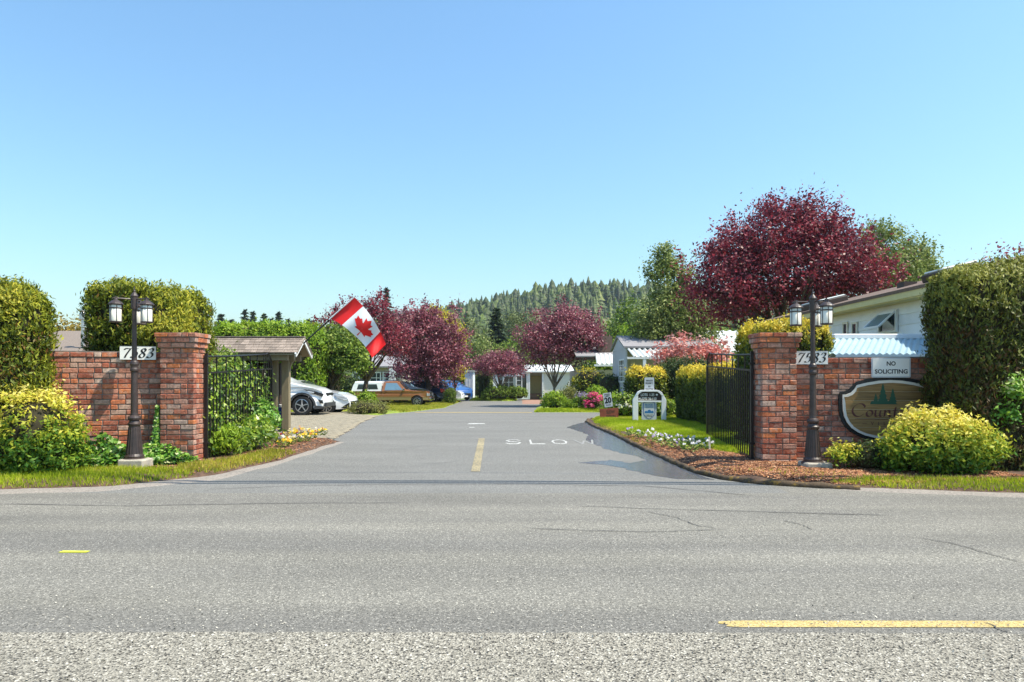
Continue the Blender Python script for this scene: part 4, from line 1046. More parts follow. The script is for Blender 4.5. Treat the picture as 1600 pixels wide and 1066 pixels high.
# ivy climbing in the corner of wall and pillar
n = 520; t = rng.uniform(0, 1, n)**1.3
P = np.stack([-5.36-.13*rng.uniform(-.4, 1, n)*(1-t)-.03, 10.40-.05*rng.uniform(0, 1, n), .1+t*.85], 1)
P2 = np.stack([rng.uniform(-6.35, -5.6, 900), np.zeros(900), np.zeros(900)], 1); P2[:, 2] = .05+rng.uniform(0, 1, 900)*(.2+.3*np.clip(1-abs(P2[:, 0]+6.1)/.45, 0, 1)); P2[:, 1] = 9.86+(P2[:, 0]+7.35)*.3465-.06-rng.uniform(0, .1, 900)
o = thing('climbing_ivy', 'ivy climbing in the corner between the left wall and its pillar', 'ivy', (-5.4, 10.38, .1))
leaves('foliage', MT['ivy'], o, np.vstack([P, P2]), np.tile([.2, -1, .1], (n+900, 1)), .062, .75, w_rnd=.7, w_up=.2)
MB().tube([(-5.38, 10.42, .05), (-5.4, 10.41, .4), (-5.37, 10.41, .9)], .006, 5).build('stem', MT['bark'], o)

# vine on the left gate
o = thing('climbing_vine', 'leafy green vine covering the left iron gate', 'vine', (-5.0, 12.2, .1))
A = np.array([-4.79, 10.70]); B = np.array([-5.17, 14.7]); gd = (B-A)/np.linalg.norm(B-A); gn = np.array([-gd[1], gd[0]])
pos = []
mb = MB()
for i in range(96):
    t0 = (i+.5)/96; h = (.9+.95*np.clip(nz(np.array([[t0*9, 1.0]]), 1, 31)[0]*.6+.5, 0, 1)); h = min(h, 1.72+.2*t0)
    off = rng.uniform(.05, .34); k = int(20+52*h*.55)
    z = rng.uniform(0, 1, k)**.9*h; tt = t0+rng.normal(size=k)*.012+z*.008
    p = A+(B-A)*tt[:, None]+gn*(off+rng.normal(size=k)*.05-.06*(rng.uniform(0, 1, k) < .06)*4)[:, None]
    pos.append(np.c_[p, .08+z])
    q = A+(B-A)*t0+gn*off
    if i % 3 == 0: mb.tube([(q[0], q[1], .05), (q[0]+.02, q[1]+.05, h*.5), (q[0], q[1]-.03, h)], .006, 4)
mb.build('stem', MT['bark'], o)
P = np.vstack(pos); vv = rng.uniform(0, 1, len(P))*.75+.25*np.clip(nz(P, 3, 8), 0, 1)
leaves('foliage', MT['vine'], o, P, np.tile([.7, -.6, .3], (len(P), 1)), .085, .5, w_rnd=1.0, w_up=.3, axis=np.tile([.2, -.1, -.6], (len(P), 1)), v=vv)
# loose foliage at the gate foot
shrub('leafy_perennial', 'leafy green perennial clump sprawling below the middle of the left gate', 'plant', (-4.68, 12.4, .1), [(0, 0, .25, .24, .55, .28), (.02, -.6, .16, .18, .45, .2)], MT['vine'], 170, 14, .08, .11, .4, core=False, axis=(0, 0, -.2))
shrub('leafy_perennial', 'pale leaved shrub clump at the free end of the left gate', 'plant', (-5.02, 13.7, .1), [(0, 0, .4, .2, .45, .42)], MT['ivy'], 130, 14, .08, .1, .45, core=False)
shrub('leafy_perennial', 'upright bright green clump at the foot of the left gate pillar', 'plant', (-4.66, 11.2, .1), [(0, 0, .22, .16, .35, .26)], MT['bright'], 70, 14, .06, .09, .35, core=False, axis=(0, 0, .9))
hedge('laurel_hedge', 'green hedge standing behind the vine covered gate', 'hedge', (-6.5, 14.6, .9), (.7, 1.6, .95), .4, 0, MT['green'], .1, .5, .1, 2, 19, .1, .2, tuft=(1200, 12, .06))

# flower beds: every plant its own
def flower(name, label, x, y, z, r, petal, nf, group, leafm='green', psize=.042):
    o = thing(name, label, 'flower', (x, y, z), group=group)
    k = int(60*r/.12); a = rng.uniform(0, 6.28, k); rr = r*np.sqrt(rng.uniform(0, 1, k)); zz = rng.uniform(.01, .11, k)
    leaves('foliage', MT[leafm], o, np.stack([x+rr*np.cos(a), y+rr*np.sin(a), z+zz], 1), np.tile([0, 0, 1.], (k, 1)), .06, .45, w_rnd=1.1)
    a = rng.uniform(0, 6.28, nf); rr = r*np.sqrt(rng.uniform(0, 1, nf)); cen = np.stack([x+rr*np.cos(a), y+rr*np.sin(a), z+rng.uniform(.1, .17, nf)], 1)
    P = np.repeat(cen, 4, 0)+rng.normal(size=(nf*4, 3))*psize*.28; base = rng.uniform(0, 1)
    v = np.repeat(np.clip(base+rng.normal(size=nf)*.12, 0, 1), 4)
    leaves('blossom', MT[petal], o, P, np.tile([0, -.8, .7], (nf*4, 1)), psize, .9, w_rnd=.6, v=v)
ORD = 'first second third fourth fifth sixth seventh eighth ninth tenth eleventh twelfth thirteenth fourteenth fifteenth sixteenth seventeenth'.split()
for i, (px, py) in enumerate(sorted([(437, 690), (446, 694), (455, 688), (462, 697), (470, 690), (478, 686), (486, 690), (494, 685), (452, 700), (444, 704), (466, 684), (503, 684), (476, 695), (436, 698)])):
    x, y = G(px, py+3); flower('pansy', ORD[i]+' pansy clump from the left in the bed beside the mail shelter', x, y, .1, .13, 'pansy', 9, 'pansies in the bed by the mail shelter')
for i, (px, py) in enumerate(sorted([(990, 684), (1002, 688), (1013, 686), (1024, 690), (1034, 694), (1044, 693), (1054, 698), (1064, 697), (1072, 703), (1082, 702), (1092, 708), (1101, 706), (1040, 702), (1060, 706), (1078, 711), (1020, 696), (1095, 699)])):
    x, y = G(px, py+4); flower('bedding_flower', ORD[i]+' low white flowered bedding plant from the left along the lawn edge', x, y, .11, .17, 'alyssum', 3, 'white flowers along the lawn edge', 'vine')

# ================================================================== MAIL SHELTER
xr, xl = -4.64, -6.95; yf, yr, yb = 14.72, 15.28, 15.86; ze, zr = 1.925, 2.29
o = thing('mail_shelter', 'small olive mail shelter with a weathered shingle roof behind the left gate', 'shelter', (-5.6, 15.3, 0))
sl = math.atan2(zr-ze, yr-yf)
for side, (ya, yb_) in ((-1, (yf, yr)), (1, (yb, yr))):
    MB().add([(xl, ya, ze-.02), (xr, ya, ze-.02), (xr, yb_, zr-.02), (xl, yb_, zr-.02), (xl, ya, ze-.05), (xr, ya, ze-.05), (xr, yb_, zr-.05), (xl, yb_, zr-.05)],
             [(0, 1, 2, 3), (4, 7, 6, 5), (0, 4, 5, 1), (1, 5, 6, 2), (2, 6, 7, 3), (3, 7, 4, 0)]).build('roof_deck', MT['post_wood'], o)
    nrow = 6
    for r_ in range(nrow):
        x = xl+(.06 if r_ % 2 else 0)-.02
        t = (r_+.5)/nrow
        while x < xr:
            w = random.uniform(.11, .17); w = min(w, xr-x+.015)
            if w < .03: break
            y = ya+(yb_-ya)*t; z = ze+(zr-ze)*t+.004+.006*(1)
            rot = Matrix.Rotation(-side*(sl-.07) if side > 0 else (sl-.07), 4, 'X')
            MB().box((x+w/2, y, z), (w-.006, .145, .014+random.uniform(0, .006)), mat=rot).build('shingle', MT['shingle'], o)
            x += w
MB().box(((xl+xr)/2, yr, zr+.012), (xr-xl, .14, .02)).build('ridge_cap', MT['shingle'], o)
for xx in (xr-.02, xl+.02):
    MB().bar((xx, yf-.03, ze-.055), (xx, yr, zr-.06), .03, .09).build('barge_board', MT['white'], o)
    MB().bar((xx+.002, yb+.03, ze-.055), (xx+.002, yr, zr-.062), .03, .09).build('barge_board', MT['white'], o)
for yy in (yf+.12, yr, yb-.12): MB().box(((xl+xr)/2-.1, yy, ze-.085), (xr-xl-.25, .1, .15)).build('beam', MT['post_wood'], o)
for xx in (-5.055, -5.30, -6.8):
    MB().box((xx, yr, .91), (.165 if xx > -5.1 else .13, .14, 1.83)).build('post', MT['post_wood'], o, bevel=.008)
def bracket(x0, sgn, y):
    pts = [(0, 0), (0, .3)]; 
    for k in range(6): a = R(90*k/5); pts.append((.16*(1-math.cos(a))*1.0+.0, .3-.0-.0)) if False else None
    poly = [(0, 0)]+[(.15*(1-math.cos(R(15*k))), -.26+.26*math.sin(R(15*k))) for k in range(7)]
    poly = [(0, -.26)]+[(.15*(1-math.cos(R(15*k))), -.26+.26*math.sin(R(15*k))) for k in range(1, 7)]+[(.15, .0), (0, 0)]
    MB().prism([(sgn*a, b) for a, b in poly], (x0, y+.04, 1.78), (1, 0, 0), (0, 0, 1), .06).build('bracket', MT['post_wood'], o)
bracket(-4.97, 1, yr); bracket(-5.365, -1, yr)
MB().box((-5.75, 15.75, 1.25), (.97, .45, .95)).build('mail_cabinet', MT['darkbrown'], o, bevel=.01)
o = thing('recycling_cabinet', 'white cabinet with a blue panel between the shelter posts', 'cabinet', (-5.45, 15.25, 0))
b = MB().box((-5.36, 15.62, .45), (.42, .4, .66)).build('body', MT['white'], o, bevel=.01)
MB().prism([(-.15, .3), (-.15, -.12), (-.1, -.2), (0, -.24), (.1, -.2), (.15, -.12), (.15, .3)], (-5.3, 15.416, .42), (1, 0, 0), (0, 0, 1), .005).build('panel', MT['blue'], o)
MB().box((-5.36, 15.62, .06), (.36, .34, .12)).build('plinth', MT['white'], o)

# flag on its slanting pole
FY = 15.1
def fp(px, py, dy=0): return np.array([PX(px, FY+dy), FY+dy, PZ(py, FY+dy)])
o = thing('flag', 'red and white maple leaf flag on a slanting pole at the shelter gable', 'flag', tuple(fp(475, 536)))
MB().tube([fp(474, 537), fp(555.5, 462.5)], [.016, .012], 8).build('pole', MT['black'], o)
MB().tube([fp(514, 499.5, -.02), fp(554.5, 463.5, -.02)], [.014, .014], 8).build('sleeve', MT['white'], o)
top = np.array([(553.5, 464), (563, 474), (572, 484), (583, 499), (591, 513), (597, 524), (603, 538)])
bot = np.array([(516, 497), (528, 504), (541, 513), (556, 526), (567, 537), (575, 548), (581.5, 559.5)])
def curve(P, u):
    x = np.clip(u, 0, 1)*(len(P)-1); i = np.minimum(x.astype(int), len(P)-2); f = (x-i)[:, None]
    p0 = P[np.maximum(i-1, 0)]; p1 = P[i]; p2 = P[i+1]; p3 = P[np.minimum(i+2, len(P)-1)]
    return .5*((2*p1)+(-p0+p2)*f+(2*p0-5*p1+4*p2-p3)*f**2+(-p0+3*p1-3*p2+p3)*f**3)
def flagp(u, v, off=0):
    """u along the fly, v from hoist top edge to bottom edge"""
    u = np.asarray(u, float); v = np.asarray(v, float)
    p = curve(top, u)*(1-v)[:, None]+curve(bot, u)*v[:, None]
    d = .07*np.sin(u*9+v*2.2)*u**.6+.035*np.sin(u*17-v*5)*u+off
    y = FY+d
    return np.stack([(p[:, 0]-800)*y/F, y, CH+(HZ-p[:, 1])*y/F], 1)
nu, nv = 64, 28
uu, vv_ = np.meshgrid(np.linspace(0, 1, nu+1), np.linspace(0, 1, nv+1)); V = flagp(uu.ravel(), vv_.ravel())
f = [(j*(nu+1)+i, j*(nu+1)+i+1, (j+1)*(nu+1)+i+1, (j+1)*(nu+1)+i) for j in range(nv) for i in range(nu)]
mi = [1 if nu*.25 <= i < nu*.75 else 0 for j in range(nv) for i in range(nu)]
cloth = mesh_np('cloth', V, f, [MT['red'], MT['flagwhite']], o, mi=mi, smooth=True)
ml = [(-90, 2030), (-45, 1167), (-75, 1090), (-156, 1069), (-1015, 1220), (-899, 900), (-919, 827), (-1860, 65), (-1648, -34), (-1614, -113), (-1800, -685), (-1258, -570), (-1185, -608), (-1080, -855), (-657, -401), (-580, -400), (-546, -458), (-750, -1510), (-423, -1321), (-370, -1315), (-332, -1348), (0, -2000)]
ml = ml+[(-x, y) for x, y in ml[:-1][::-1]]
# leaf lies with its stem towards the fly's lower side: up axis of the emblem is the hoist edge direction
tri = geometry.tessellate_polygon([[Vector((x, y, 0)) for x, y in ml]])
bm = bmesh.new(); vsx = [bm.verts.new((x, y, 0)) for x, y in ml]
for t in tri:
    try: bm.faces.new([vsx[i] for i in t])
    except Exception: pass
bmesh.ops.subdivide_edges(bm, edges=list(bm.edges), cuts=4, use_grid_fill=True)
bmesh.ops.triangulate(bm, faces=list(bm.faces))
lv = np.array([v.co[:] for v in bm.verts]); bm.verts.index_update(); lf = np.array([[v.index for v in fc.verts] for fc in bm.faces]); bm.free()
u_ = .5+lv[:, 0]/4800*.5; v_ = .5+lv[:, 1]/4800
for off in (-.006, .006): mesh_np('maple_leaf', flagp(u_, v_, off), lf, MT['red'], cloth, smooth=True)

# ================================================================== LAWN SIGNS
Y = 20.0; s_ = Y/F
def sp(px, py): return ((px-1015)*s_, (HZ-py)*s_+CH)
X0 = PX(1015, Y)
o = thing('entrance_direction_sign', 'white wooden direction sign with brown LOTS panel on the lawn', 'sign', (X0, Y, .1))
outer = [(989, 668), (989, 625), (996, 613), (1000, 610.3), (1004, 609.5), (1026, 609.5), (1030, 610.3), (1034, 613), (1041, 625), (1041, 668), (1034, 668), (1034, 628), (1033, 628), (1033, 619), (1031, 615), (1027, 612.3), (1003, 612.3), (999, 615), (997, 619), (997, 668)]
def fr(pts): return [sp(*p) for p in pts]
MB().prism(fr([(989, 668), (989, 625), (993, 618.3), (997, 618.3), (997, 668)])[::-1], (X0, Y+.09, 0), (1, 0, 0), (0, 0, 1), .1).build('post', MT['white'], o, bevel=.006)
MB().prism(fr([(1034, 668), (1034, 618.3), (1037, 618.3), (1041, 625), (1041, 668)])[::-1], (X0, Y+.09, 0), (1, 0, 0), (0, 0, 1), .1).build('post', MT['white'], o, bevel=.006)
arch_o = [(993, 618.2), (996, 613), (1000, 610.3), (1004, 609.5), (1026, 609.5), (1030, 610.3), (1034, 613), (1037, 618.2)]
arch_i = [(1033.5, 618.2), (1031, 615), (1027, 612.3), (1003, 612.3), (999, 615), (996.5, 618.2)]
MB().prism(fr(arch_o+arch_i)[::-1], (X0, Y+.085, 0), (1, 0, 0), (0, 0, 1), .1).build('arch', MT['white'], o, bevel=.005)
MB().prism(fr([(997, 626), (997, 618.2), (999, 615), (1003, 612.3), (1027, 612.3), (1031, 615), (1033.8, 618.2), (1033.8, 626)])[::-1], (X0, Y+.05, 0), (1, 0, 0), (0, 0, 1), .03).build('panel', MT['darkbrown'], o)
MB().prism(fr([(997, 628.5), (997, 626), (1034, 626), (1034, 628.5)])[::-1], (X0, Y+.07, 0), (1, 0, 0), (0, 0, 1), .08).build('rail', MT['white'], o)
ux = Vector((1, 0, 0))
def wp(px, py, y=Y): return Vector((PX(px, Y), y, PZ(py, Y)))
text('lettering', 'LOTS  1-35', 4.0*s_, wp(1012, 619.0, Y+.019), ux, UZ, MT['whiteplate'], o, w=21*s_, bold=.02)
text('lettering', 'LOTS 36-110', 4.0*s_, wp(1013.5, 625.0, Y+.019), ux, UZ, MT['whiteplate'], o, w=25*s_, bold=.02)
MB().prism([(0, 1), (1.4, 1), (1.4, 2.2), (3.4, 0), (1.4, -2.2), (1.4, -1), (0, -1)][::-1] and [(a*s_, b*s_) for a, b in [(0, -1), (1.4, -1), (1.4, -2.2), (3.4, 0), (1.4, 2.2), (1.4, 1), (0, 1)]], wp(1025, 617, Y+.019), ux, UZ, .003).build('arrow', MT['whiteplate'], o)
MB().prism([(-a*s_, b*s_) for a, b in [(0, 1), (1.2, 1), (1.2, 2.0), (2.6, 0), (1.2, -2.0), (1.2, -1), (0, -1)]], wp(1000.3, 623, Y+.019), ux, UZ, .003).build('arrow', MT['whiteplate'], o)
pl = MB().prism([(a*s_, b*s_) for a, b in [(-11.5, -13.5), (-9.5, -15), (9.5, -15), (11.5, -13.5), (11.5, 14.5), (-11.5, 14.5)]], wp(1014.5, 641.5, Y+.045), ux, UZ, .02).build('shield_plate', MT['greyplate'], o)
sh = [(-9, 12.5), (-9.6, 6), (-9, 2), (-9.6, -3), (-8, -8), (-4, -12), (0, -14), (4, -12), (8, -8), (9.6, -3), (9, 2), (9.6, 6), (9, 12.5), (4, 13.5), (-4, 13.5)]
MB().prism([(a*s_, b*s_) for a, b in sh], wp(1014.5, 641.5, Y+.0248), ux, UZ, .003).build('shield_outline', MT['blue'], o)
MB().prism([(a*.9*s_, b*.93*s_) for a, b in sh], wp(1014.5, 641.5, Y+.0216), ux, UZ, .003).build('shield', MT['greyplate'], o)
for t_, py, w_, h_, m_ in (('BLOCK', 634, 12, 2.9, 'bluetext'), ('WATCH', 637.6, 12, 2.9, 'bluetext'), ('COMMUNITY', 649.5, 13, 1.5, 'black'), ('PROGRAM', 651.6, 9, 1.4, 'black')):
    text('lettering', t_, h_*s_, wp(1014.5, py, Y+.0186), ux, UZ, MT[m_], o, w=w_*s_, bold=.02)
MB().prism([(a*s_, b*s_) for a, b in [(-7, 0), (-7, 2.5), (-5, 4), (-3, 2.8), (-1.5, 5), (1.5, 5.6), (3.5, 3), (5.5, 4), (7, 2.4), (7, 0)]], wp(1014.5, 645.8, Y+.0186), ux, UZ, .002).build('emblem', MT['bluetext'], o)
o = thing('private_property_sign', 'small grey PRIVATE PROPERTY NO SOLICITING plate mounted atop the white entrance sign', 'sign', tuple(wp(1015.5, 610, Y+.08)))
mb = MB(); plate(mb, wp(1015.5, 600.5, Y+.095), ux, 15*s_, 21*s_, .012, .02); mb.build('plate', MT['greyplate'], o)
MB().bar(wp(1015.5, 612, Y+.11), wp(1015.5, 592, Y+.11), .03).build('post', MT['alloy'], o)
for t_, py, w_ in (('PRIVATE', 596.2, 10.5), ('PROPERTY', 600.2, 12), ('NO', 605.2, 3.6), ('SOLICITING', 609.4, 12.5)):
    text('lettering', t_, 2.5*s_, wp(1015.5, py, Y+.0825), ux, UZ, MT['black'], o, w=w_*s_, bold=.03)

Y2 = 21.6; s2 = Y2/F; c = Vector((PX(949.7, Y2), Y2, PZ(625, Y2)))
o = thing('speed_limit_sign', 'small tilted white 20 speed sign on a stake beside the lawn corner', 'sign', (c.x, c.y, .1))
ca = R(8); u1 = Vector((math.cos(ca), 0, math.sin(ca))); v1 = Vector((-math.sin(ca), 0, math.cos(ca)))
MB().prism([(a*s2, b*s2) for a, b in [(-6.4, -11), (6.4, -11), (6.4, 11), (-6.4, 11)]], c, u1, v1, .012).build('plate', MT['greyplate'], o)
text('lettering', '20', 8.4*s2, c-v1*4.6*s2+Vector((0, -.0135, 0)), u1, v1, MT['black'], o, w=11*s2, bold=.04)
text('lettering', 'SPEED', 2.2*s2, c+v1*7.6*s2+Vector((0, -.0135, 0)), u1, v1, MT['black'], o, w=9*s2, bold=.02)
text('lettering', 'LIMIT', 2.2*s2, c+v1*4.9*s2+Vector((0, -.0135, 0)), u1, v1, MT['black'], o, w=8*s2, bold=.02)
text('lettering', 'km/h', 2.2*s2, c-v1*8.8*s2+Vector((0, -.0135, 0)), u1, v1, MT['black'], o, w=7*s2, bold=.02)
MB().bar(c+v1*8*s2+Vector((0, .03, 0)), c-v1*.92+Vector((0, .05, 0)), .03, .02).build('stake', MT['bark'], o)
c2 = Vector((PX(952, Y2-.15), Y2-.15, PZ(647.5, Y2-.15)))
o = thing('slow_down_board', 'red brown wooden board lettered SLOW DOWN on the lawn corner', 'sign', (c2.x, c2.y, .1))
ca = R(3.5); u2 = Vector((math.cos(ca), 0, math.sin(ca))); v2 = Vector((-math.sin(ca), 0, math.cos(ca)))
MB().prism([(a*s2, b*s2) for a, b in [(-14.8, -9.5), (13.6, -9.5), (14.6, 9.5), (-14.6, 9)]], c2, u2, v2, .02).build('board', MT['rustboard'], o)
text('lettering', 'SLOW', 5*s2, c2+v2*1.2*s2+u2*2*s2+Vector((0, -.0215, 0)), u2, v2, MT['darkbrown'], o, w=13*s2, bold=.02)
text('lettering', 'DOWN', 5*s2, c2-v2*6.2*s2+u2*2*s2+Vector((0, -.0215, 0)), u2, v2, MT['darkbrown'], o, w=14*s2, bold=.02)
MB().bar(c2+Vector((0, .01, 0)), (c2.x+.02, c2.y+.01, .05), .03, .02).build('stake', MT['bark'], o)

# ================================================================== HOUSES
def gable(mb, x0, x1, y0, y1, ze, zr, axis, over=.3, t=.08, m=0):
    """low gable roof slab; axis 'x' ridge along x"""
    if axis == 'x':
        ym = (y0+y1)/2
        for ya, s in ((y0-over, 1), (y1+over, -1)):
            mb.add([(x0-over, ya, ze), (x1+over, ya, ze), (x1+over, ym, zr), (x0-over, ym, zr), (x0-over, ya, ze-t), (x1+over, ya, ze-t), (x1+over, ym, zr-t), (x0-over, ym, zr-t)],
                   [(0, 1, 2, 3), (7, 6, 5, 4), (0, 4, 5, 1), (1, 5, 6, 2), (3, 7, 4, 0)] if s > 0 else [(3, 2, 1, 0), (4, 5, 6, 7), (1, 5, 4, 0), (2, 6, 5, 1), (0, 4, 7, 3)], m)
    else:
        xm = (x0+x1)/2
        for xa, s in ((x0-over, 1), (x1+over, -1)):
            mb.add([(xa, y0-over, ze), (xa, y1+over, ze), (xm, y1+over, zr), (xm, y0-over, zr), (xa, y0-over, ze-t), (xa, y1+over, ze-t), (xm, y1+over, zr-t), (xm, y0-over, zr-t)],
                   [(3, 2, 1, 0), (4, 5, 6, 7), (1, 5, 4, 0), (2, 6, 5, 1), (0, 4, 7, 3)] if s > 0 else [(0, 1, 2, 3), (7, 6, 5, 4), (0, 4, 5, 1), (1, 5, 6, 2), (3, 7, 4, 0)], m)
    return mb
def window(parent, c, w, h, nrm, m_frame='white', m_glass='glass', mull=(1, 1), fw=.05, proud=.03):
    """window on a wall: frame with mullions, glass pane as sub-part"""
    nrm = Vector(nrm); ux = Vector((-nrm.y, nrm.x, 0)); c = Vector(c)
    rz = math.atan2(ux.y, ux.x); mb = MB()
    for sx in (-1, 1): mb.box(c+ux*sx*(w/2)+nrm*proud/2, (fw, proud, h+fw), rz)
    for sz in (-1, 1): mb.box(c+UZ*sz*(h/2)+nrm*(proud/2-.001), (w-fw, proud, fw), rz)
    for k in range(1, mull[0]): mb.box(c+ux*(w*(k/mull[0]-.5))+nrm*(proud/2-.003), (fw*.5, proud*.8, h-fw), rz)
    for k in range(1, mull[1]): mb.box(c+UZ*(h*(k/mull[1]-.5))+nrm*(proud/2-.005), (w-fw, proud*.7, fw*.5), rz)
    fr_ = mb.build('window', MT[m_frame], parent)
    MB().box(c+nrm*.004, (w-fw*.5, .008, h-fw*.5), rz).build('pane', MT[m_glass], fr_)
    return fr_
def lap_siding(parent, p0, p1, z0, z1, n, m, t=.022):
    """horizontal boards between two ground points; outside to the right of the run"""
    a = Vector((p0[0], p0[1], 0)); b = Vector((p1[0], p1[1], 0)); d = (b-a).normalized(); nn_ = Vector((d.y, -d.x, 0)); h = (z1-z0)/n
    for i in range(n):
        za, zb_ = z0+h*i, z0+h*(i+1)+.008
        MB().add([a+nn_*t+UZ*za, b+nn_*t+UZ*za, b+nn_*.004+UZ*zb_, a+nn_*.004+UZ*zb_, a+UZ*za, b+UZ*za, b-nn_*.002+UZ*zb_, a-nn_*.002+UZ*zb_],
                 [(0, 1, 2, 3), (4, 5, 1, 0), (3, 2, 6, 7), (0, 3, 7, 4), (1, 5, 6, 2)]).build('siding_board', m, parent)
# right house, its long wall receding along the street
o = thing('white_house', 'long white sided mobile home with brown roof rising behind the right brick wall', 'house', (10.6, 16, 0))
MB().box((10.7, 16.3, 1.45), (4.58, 12.56, 2.9)).build('wall', MT['siding_white'], o)
lap_siding(o, (8.4, 22.6), (8.4, 10.0), .2, 2.98, 12, MT['siding_white'])
lap_siding(o, (8.4, 10.0), (13.0, 10.0), .2, 2.98, 12, MT['siding_white'])
rf = MB(); gable(rf, 8.4, 13.0, 10.0, 22.6, 3.2, 3.93, 'y', .42, .07); roof = rf.build('roof', MT['roof_brown'], o)
MB().box((8.02, 16.3, 3.08), (.05, 13.5, .15)).build('fascia', MT['fascia'], o)
MB().box((8.21, 16.3, 2.995), (.36, 13.4, .025)).build('soffit', MT['fascia'], o)
for y0_ in (9.57, 23.03): MB().add([(7.98, y0_, 3.0), (13.42, y0_, 3.0), (13.42, y0_, 3.12), (10.7, y0_, 3.77), (7.98, y0_, 3.12)], [(0, 1, 2, 3, 4)]).build('gable_board', MT['fascia'], o)
for yy, ln_ in ((19.2, 1.3), (13.6, .7)):
    c = Vector((8.75, yy, 3.2+.65*.27+.1)); sa = math.atan2(.65, 2.72)
    fr_ = MB().box(c, (.8, ln_, .16), mat=Matrix.Rotation(-sa, 4, 'Y')).build('skylight', MT['darkbrown'], o, bevel=.02)
    MB().box(c+Vector((-.02, 0, .1)), (.72, ln_-.1, .05), mat=Matrix.Rotation(-sa, 4, 'Y')).build('dome', MT['corr_white'], fr_, bevel=.02)
MB().box((9.2, 15.9, 3.54), (.3, .3, .14)).build('roof_vent', MT['darkbrown'], o)
def hw(px): return 8.4*F/(px-800)     # depth of the wall under a pixel column
ya, yb_ = hw(1404), hw(1377); yc = (ya+yb_)/2
w_ = abs(yb_-ya); zt_, zb_ = CH+(HZ-488)*yc/F, CH+(HZ-519)*yc/F
window(o, (8.375, yc, (zt_+zb_)/2), w_, zt_-zb_, (-1, 0, 0), fw=.05, proud=.05)
sash = MB().bar((8.32, yc-w_/2+.03, zt_-.02), (8.32, yc+w_/2-.03, zt_-.02), .035)
for s__ in (-1, 1): sash.bar((8.32, yc+s__*(w_/2-.03), zt_-.02), (7.98, yc+s__*(w_/2-.03), zt_-.34), .035)
sash.bar((7.98, yc-w_/2+.03, zt_-.34), (7.98, yc+w_/2-.03, zt_-.34), .035); sx_ = sash.build('open_sash', MT['white'], o)
MB().add([(8.31, yc-w_/2+.05, zt_-.03), (8.31, yc+w_/2-.05, zt_-.03), (7.985, yc+w_/2-.05, zt_-.335), (7.985, yc-w_/2+.05, zt_-.335)], [(0, 1, 2, 3)]).build('pane', MT['skyglass'], sx_)
for pa, pb in ((1319, 1327), (1333, 1342)):
    ya, yb_ = hw(pb), hw(pa); yc = (ya+yb_)/2; zt_, zb_ = CH+(HZ-505)*yc/F, CH+(HZ-523)*yc/F
    window(o, (8.375, yc, (zt_+zb_)/2), abs(yb_-ya)-.05, zt_-zb_, (-1, 0, 0), 'cream', fw=.05)
# corrugated canopy between wall and house
def corrugated(name, a, b, dn, npl, m, parent, amp=.03, per=.15, t=.004):
    """sheet from top edge a-b down by vector dn; ribs run along dn"""
    a = Vector(a); b = Vector(b); dn = Vector(dn); L = (b-a).length; d = (b-a)/L; nn_ = d.cross(dn).normalized()
    if nn_.z < 0: nn_ = -nn_
    k = int(L/per*8); V = []; 
    for i in range(k+1):
        x = L*i/k; hgt = amp*math.sin(2*math.pi*x/per)
        for j in range(npl+1): V.append(a+d*x+dn*(j/npl)+nn_*hgt)
    f = [(i*(npl+1)+j, i*(npl+1)+j+1, (i+1)*(npl+1)+j+1, (i+1)*(npl+1)+j) for i in range(k) for j in range(npl)]
    return mesh_np(name, V, f, m, parent, smooth=True)
o = thing('corrugated_canopy', 'pale blue corrugated canopy with white ridge just behind the right brick wall', 'canopy', (6.8, 12.9, 0))
yt, yl = 13.2, 12.15
corrugated('panel', (PX(1306, yt), yt, PZ(529, yt)), (8.35, yt, PZ(529, yt)), (PX(1288, yl)-PX(1306, yt), yl-yt, PZ(553, yl)-PZ(529, yt)), 3, MT['corr'], o, .014, .12)
MB().box(((PX(1302, yt)+8.35)/2, yt+.03, PZ(526, yt)), (8.35-PX(1302, yt), .12, .1)).build('ridge_cap', MT['white'], o, bevel=.015)
for xx in (5.75, 8.2): MB().box((xx, yl+.1, .87), (.08, .08, 1.74)).build('post', MT['white'], o)
for xx in (6.2, 8.2): MB().box((xx, yt, 1.05), (.08, .08, 2.1)).build('post', MT['white'], o)

# grey house on the right with white awning
o = thing('grey_house', 'small grey house with white corrugated porch awning beyond the right hedges', 'house', (7.2, 36, -.3))
Y = 33.0
def pz(py, y): return PZ(py, y)
x0 = 5.5; zb_ = -.5
MB().box(((x0+9.8)/2, 35.4, (zb_+2.9)/2), (9.8-x0, 3.8, 2.9-zb_)).build('wall', MT['siding_grey'], o)
MB().box((x0+.04, 33.25, (zb_+2.9)/2), (.08, .49, 2.9-zb_-.01)).build('corner_wall', MT['siding_grey'], o)
lap_siding(o, (x0+.09, 33.49), (9.8, 33.49), zb_, 2.9, 18, MT['siding_beige'])
rf = MB(); gable(rf, x0, 9.8, 33.0, 37.3, pz(541, 32.9), 3.6, 'x', .12, .08); rf.build('roof', MT['roof_grey'], o)
MB().add([(x0-.02, 33.0, 2.85), (x0-.02, 37.3, 2.85), (x0-.02, 35.15, 3.52)], [(0, 2, 1)]).build('gable_wall', MT['siding_grey'], o)
window(o, (x0-.01, 34.15, 1.78), 1.5, 1.1, (-1, 0, 0), mull=(3, 4), fw=.07)
ax0, ax1 = PX(979, 33.0), PX(1030, 33.0)
corrugated('awning_panel', (PX(976, 33.3), 33.3, pz(540.5, 33.3)), (PX(1028, 33.3), 33.3, pz(540.5, 33.3)), (.22, -1.3, pz(558, 32)-pz(540.5, 33.3)), 2, MT['corr_white'], o, .05, .26)
MB().box(((PX(980, 32)+PX(1037, 32))/2, 32.03, pz(559.5, 32)), (57*32/F, .08, .1)).build('awning_beam', MT['white'], o)
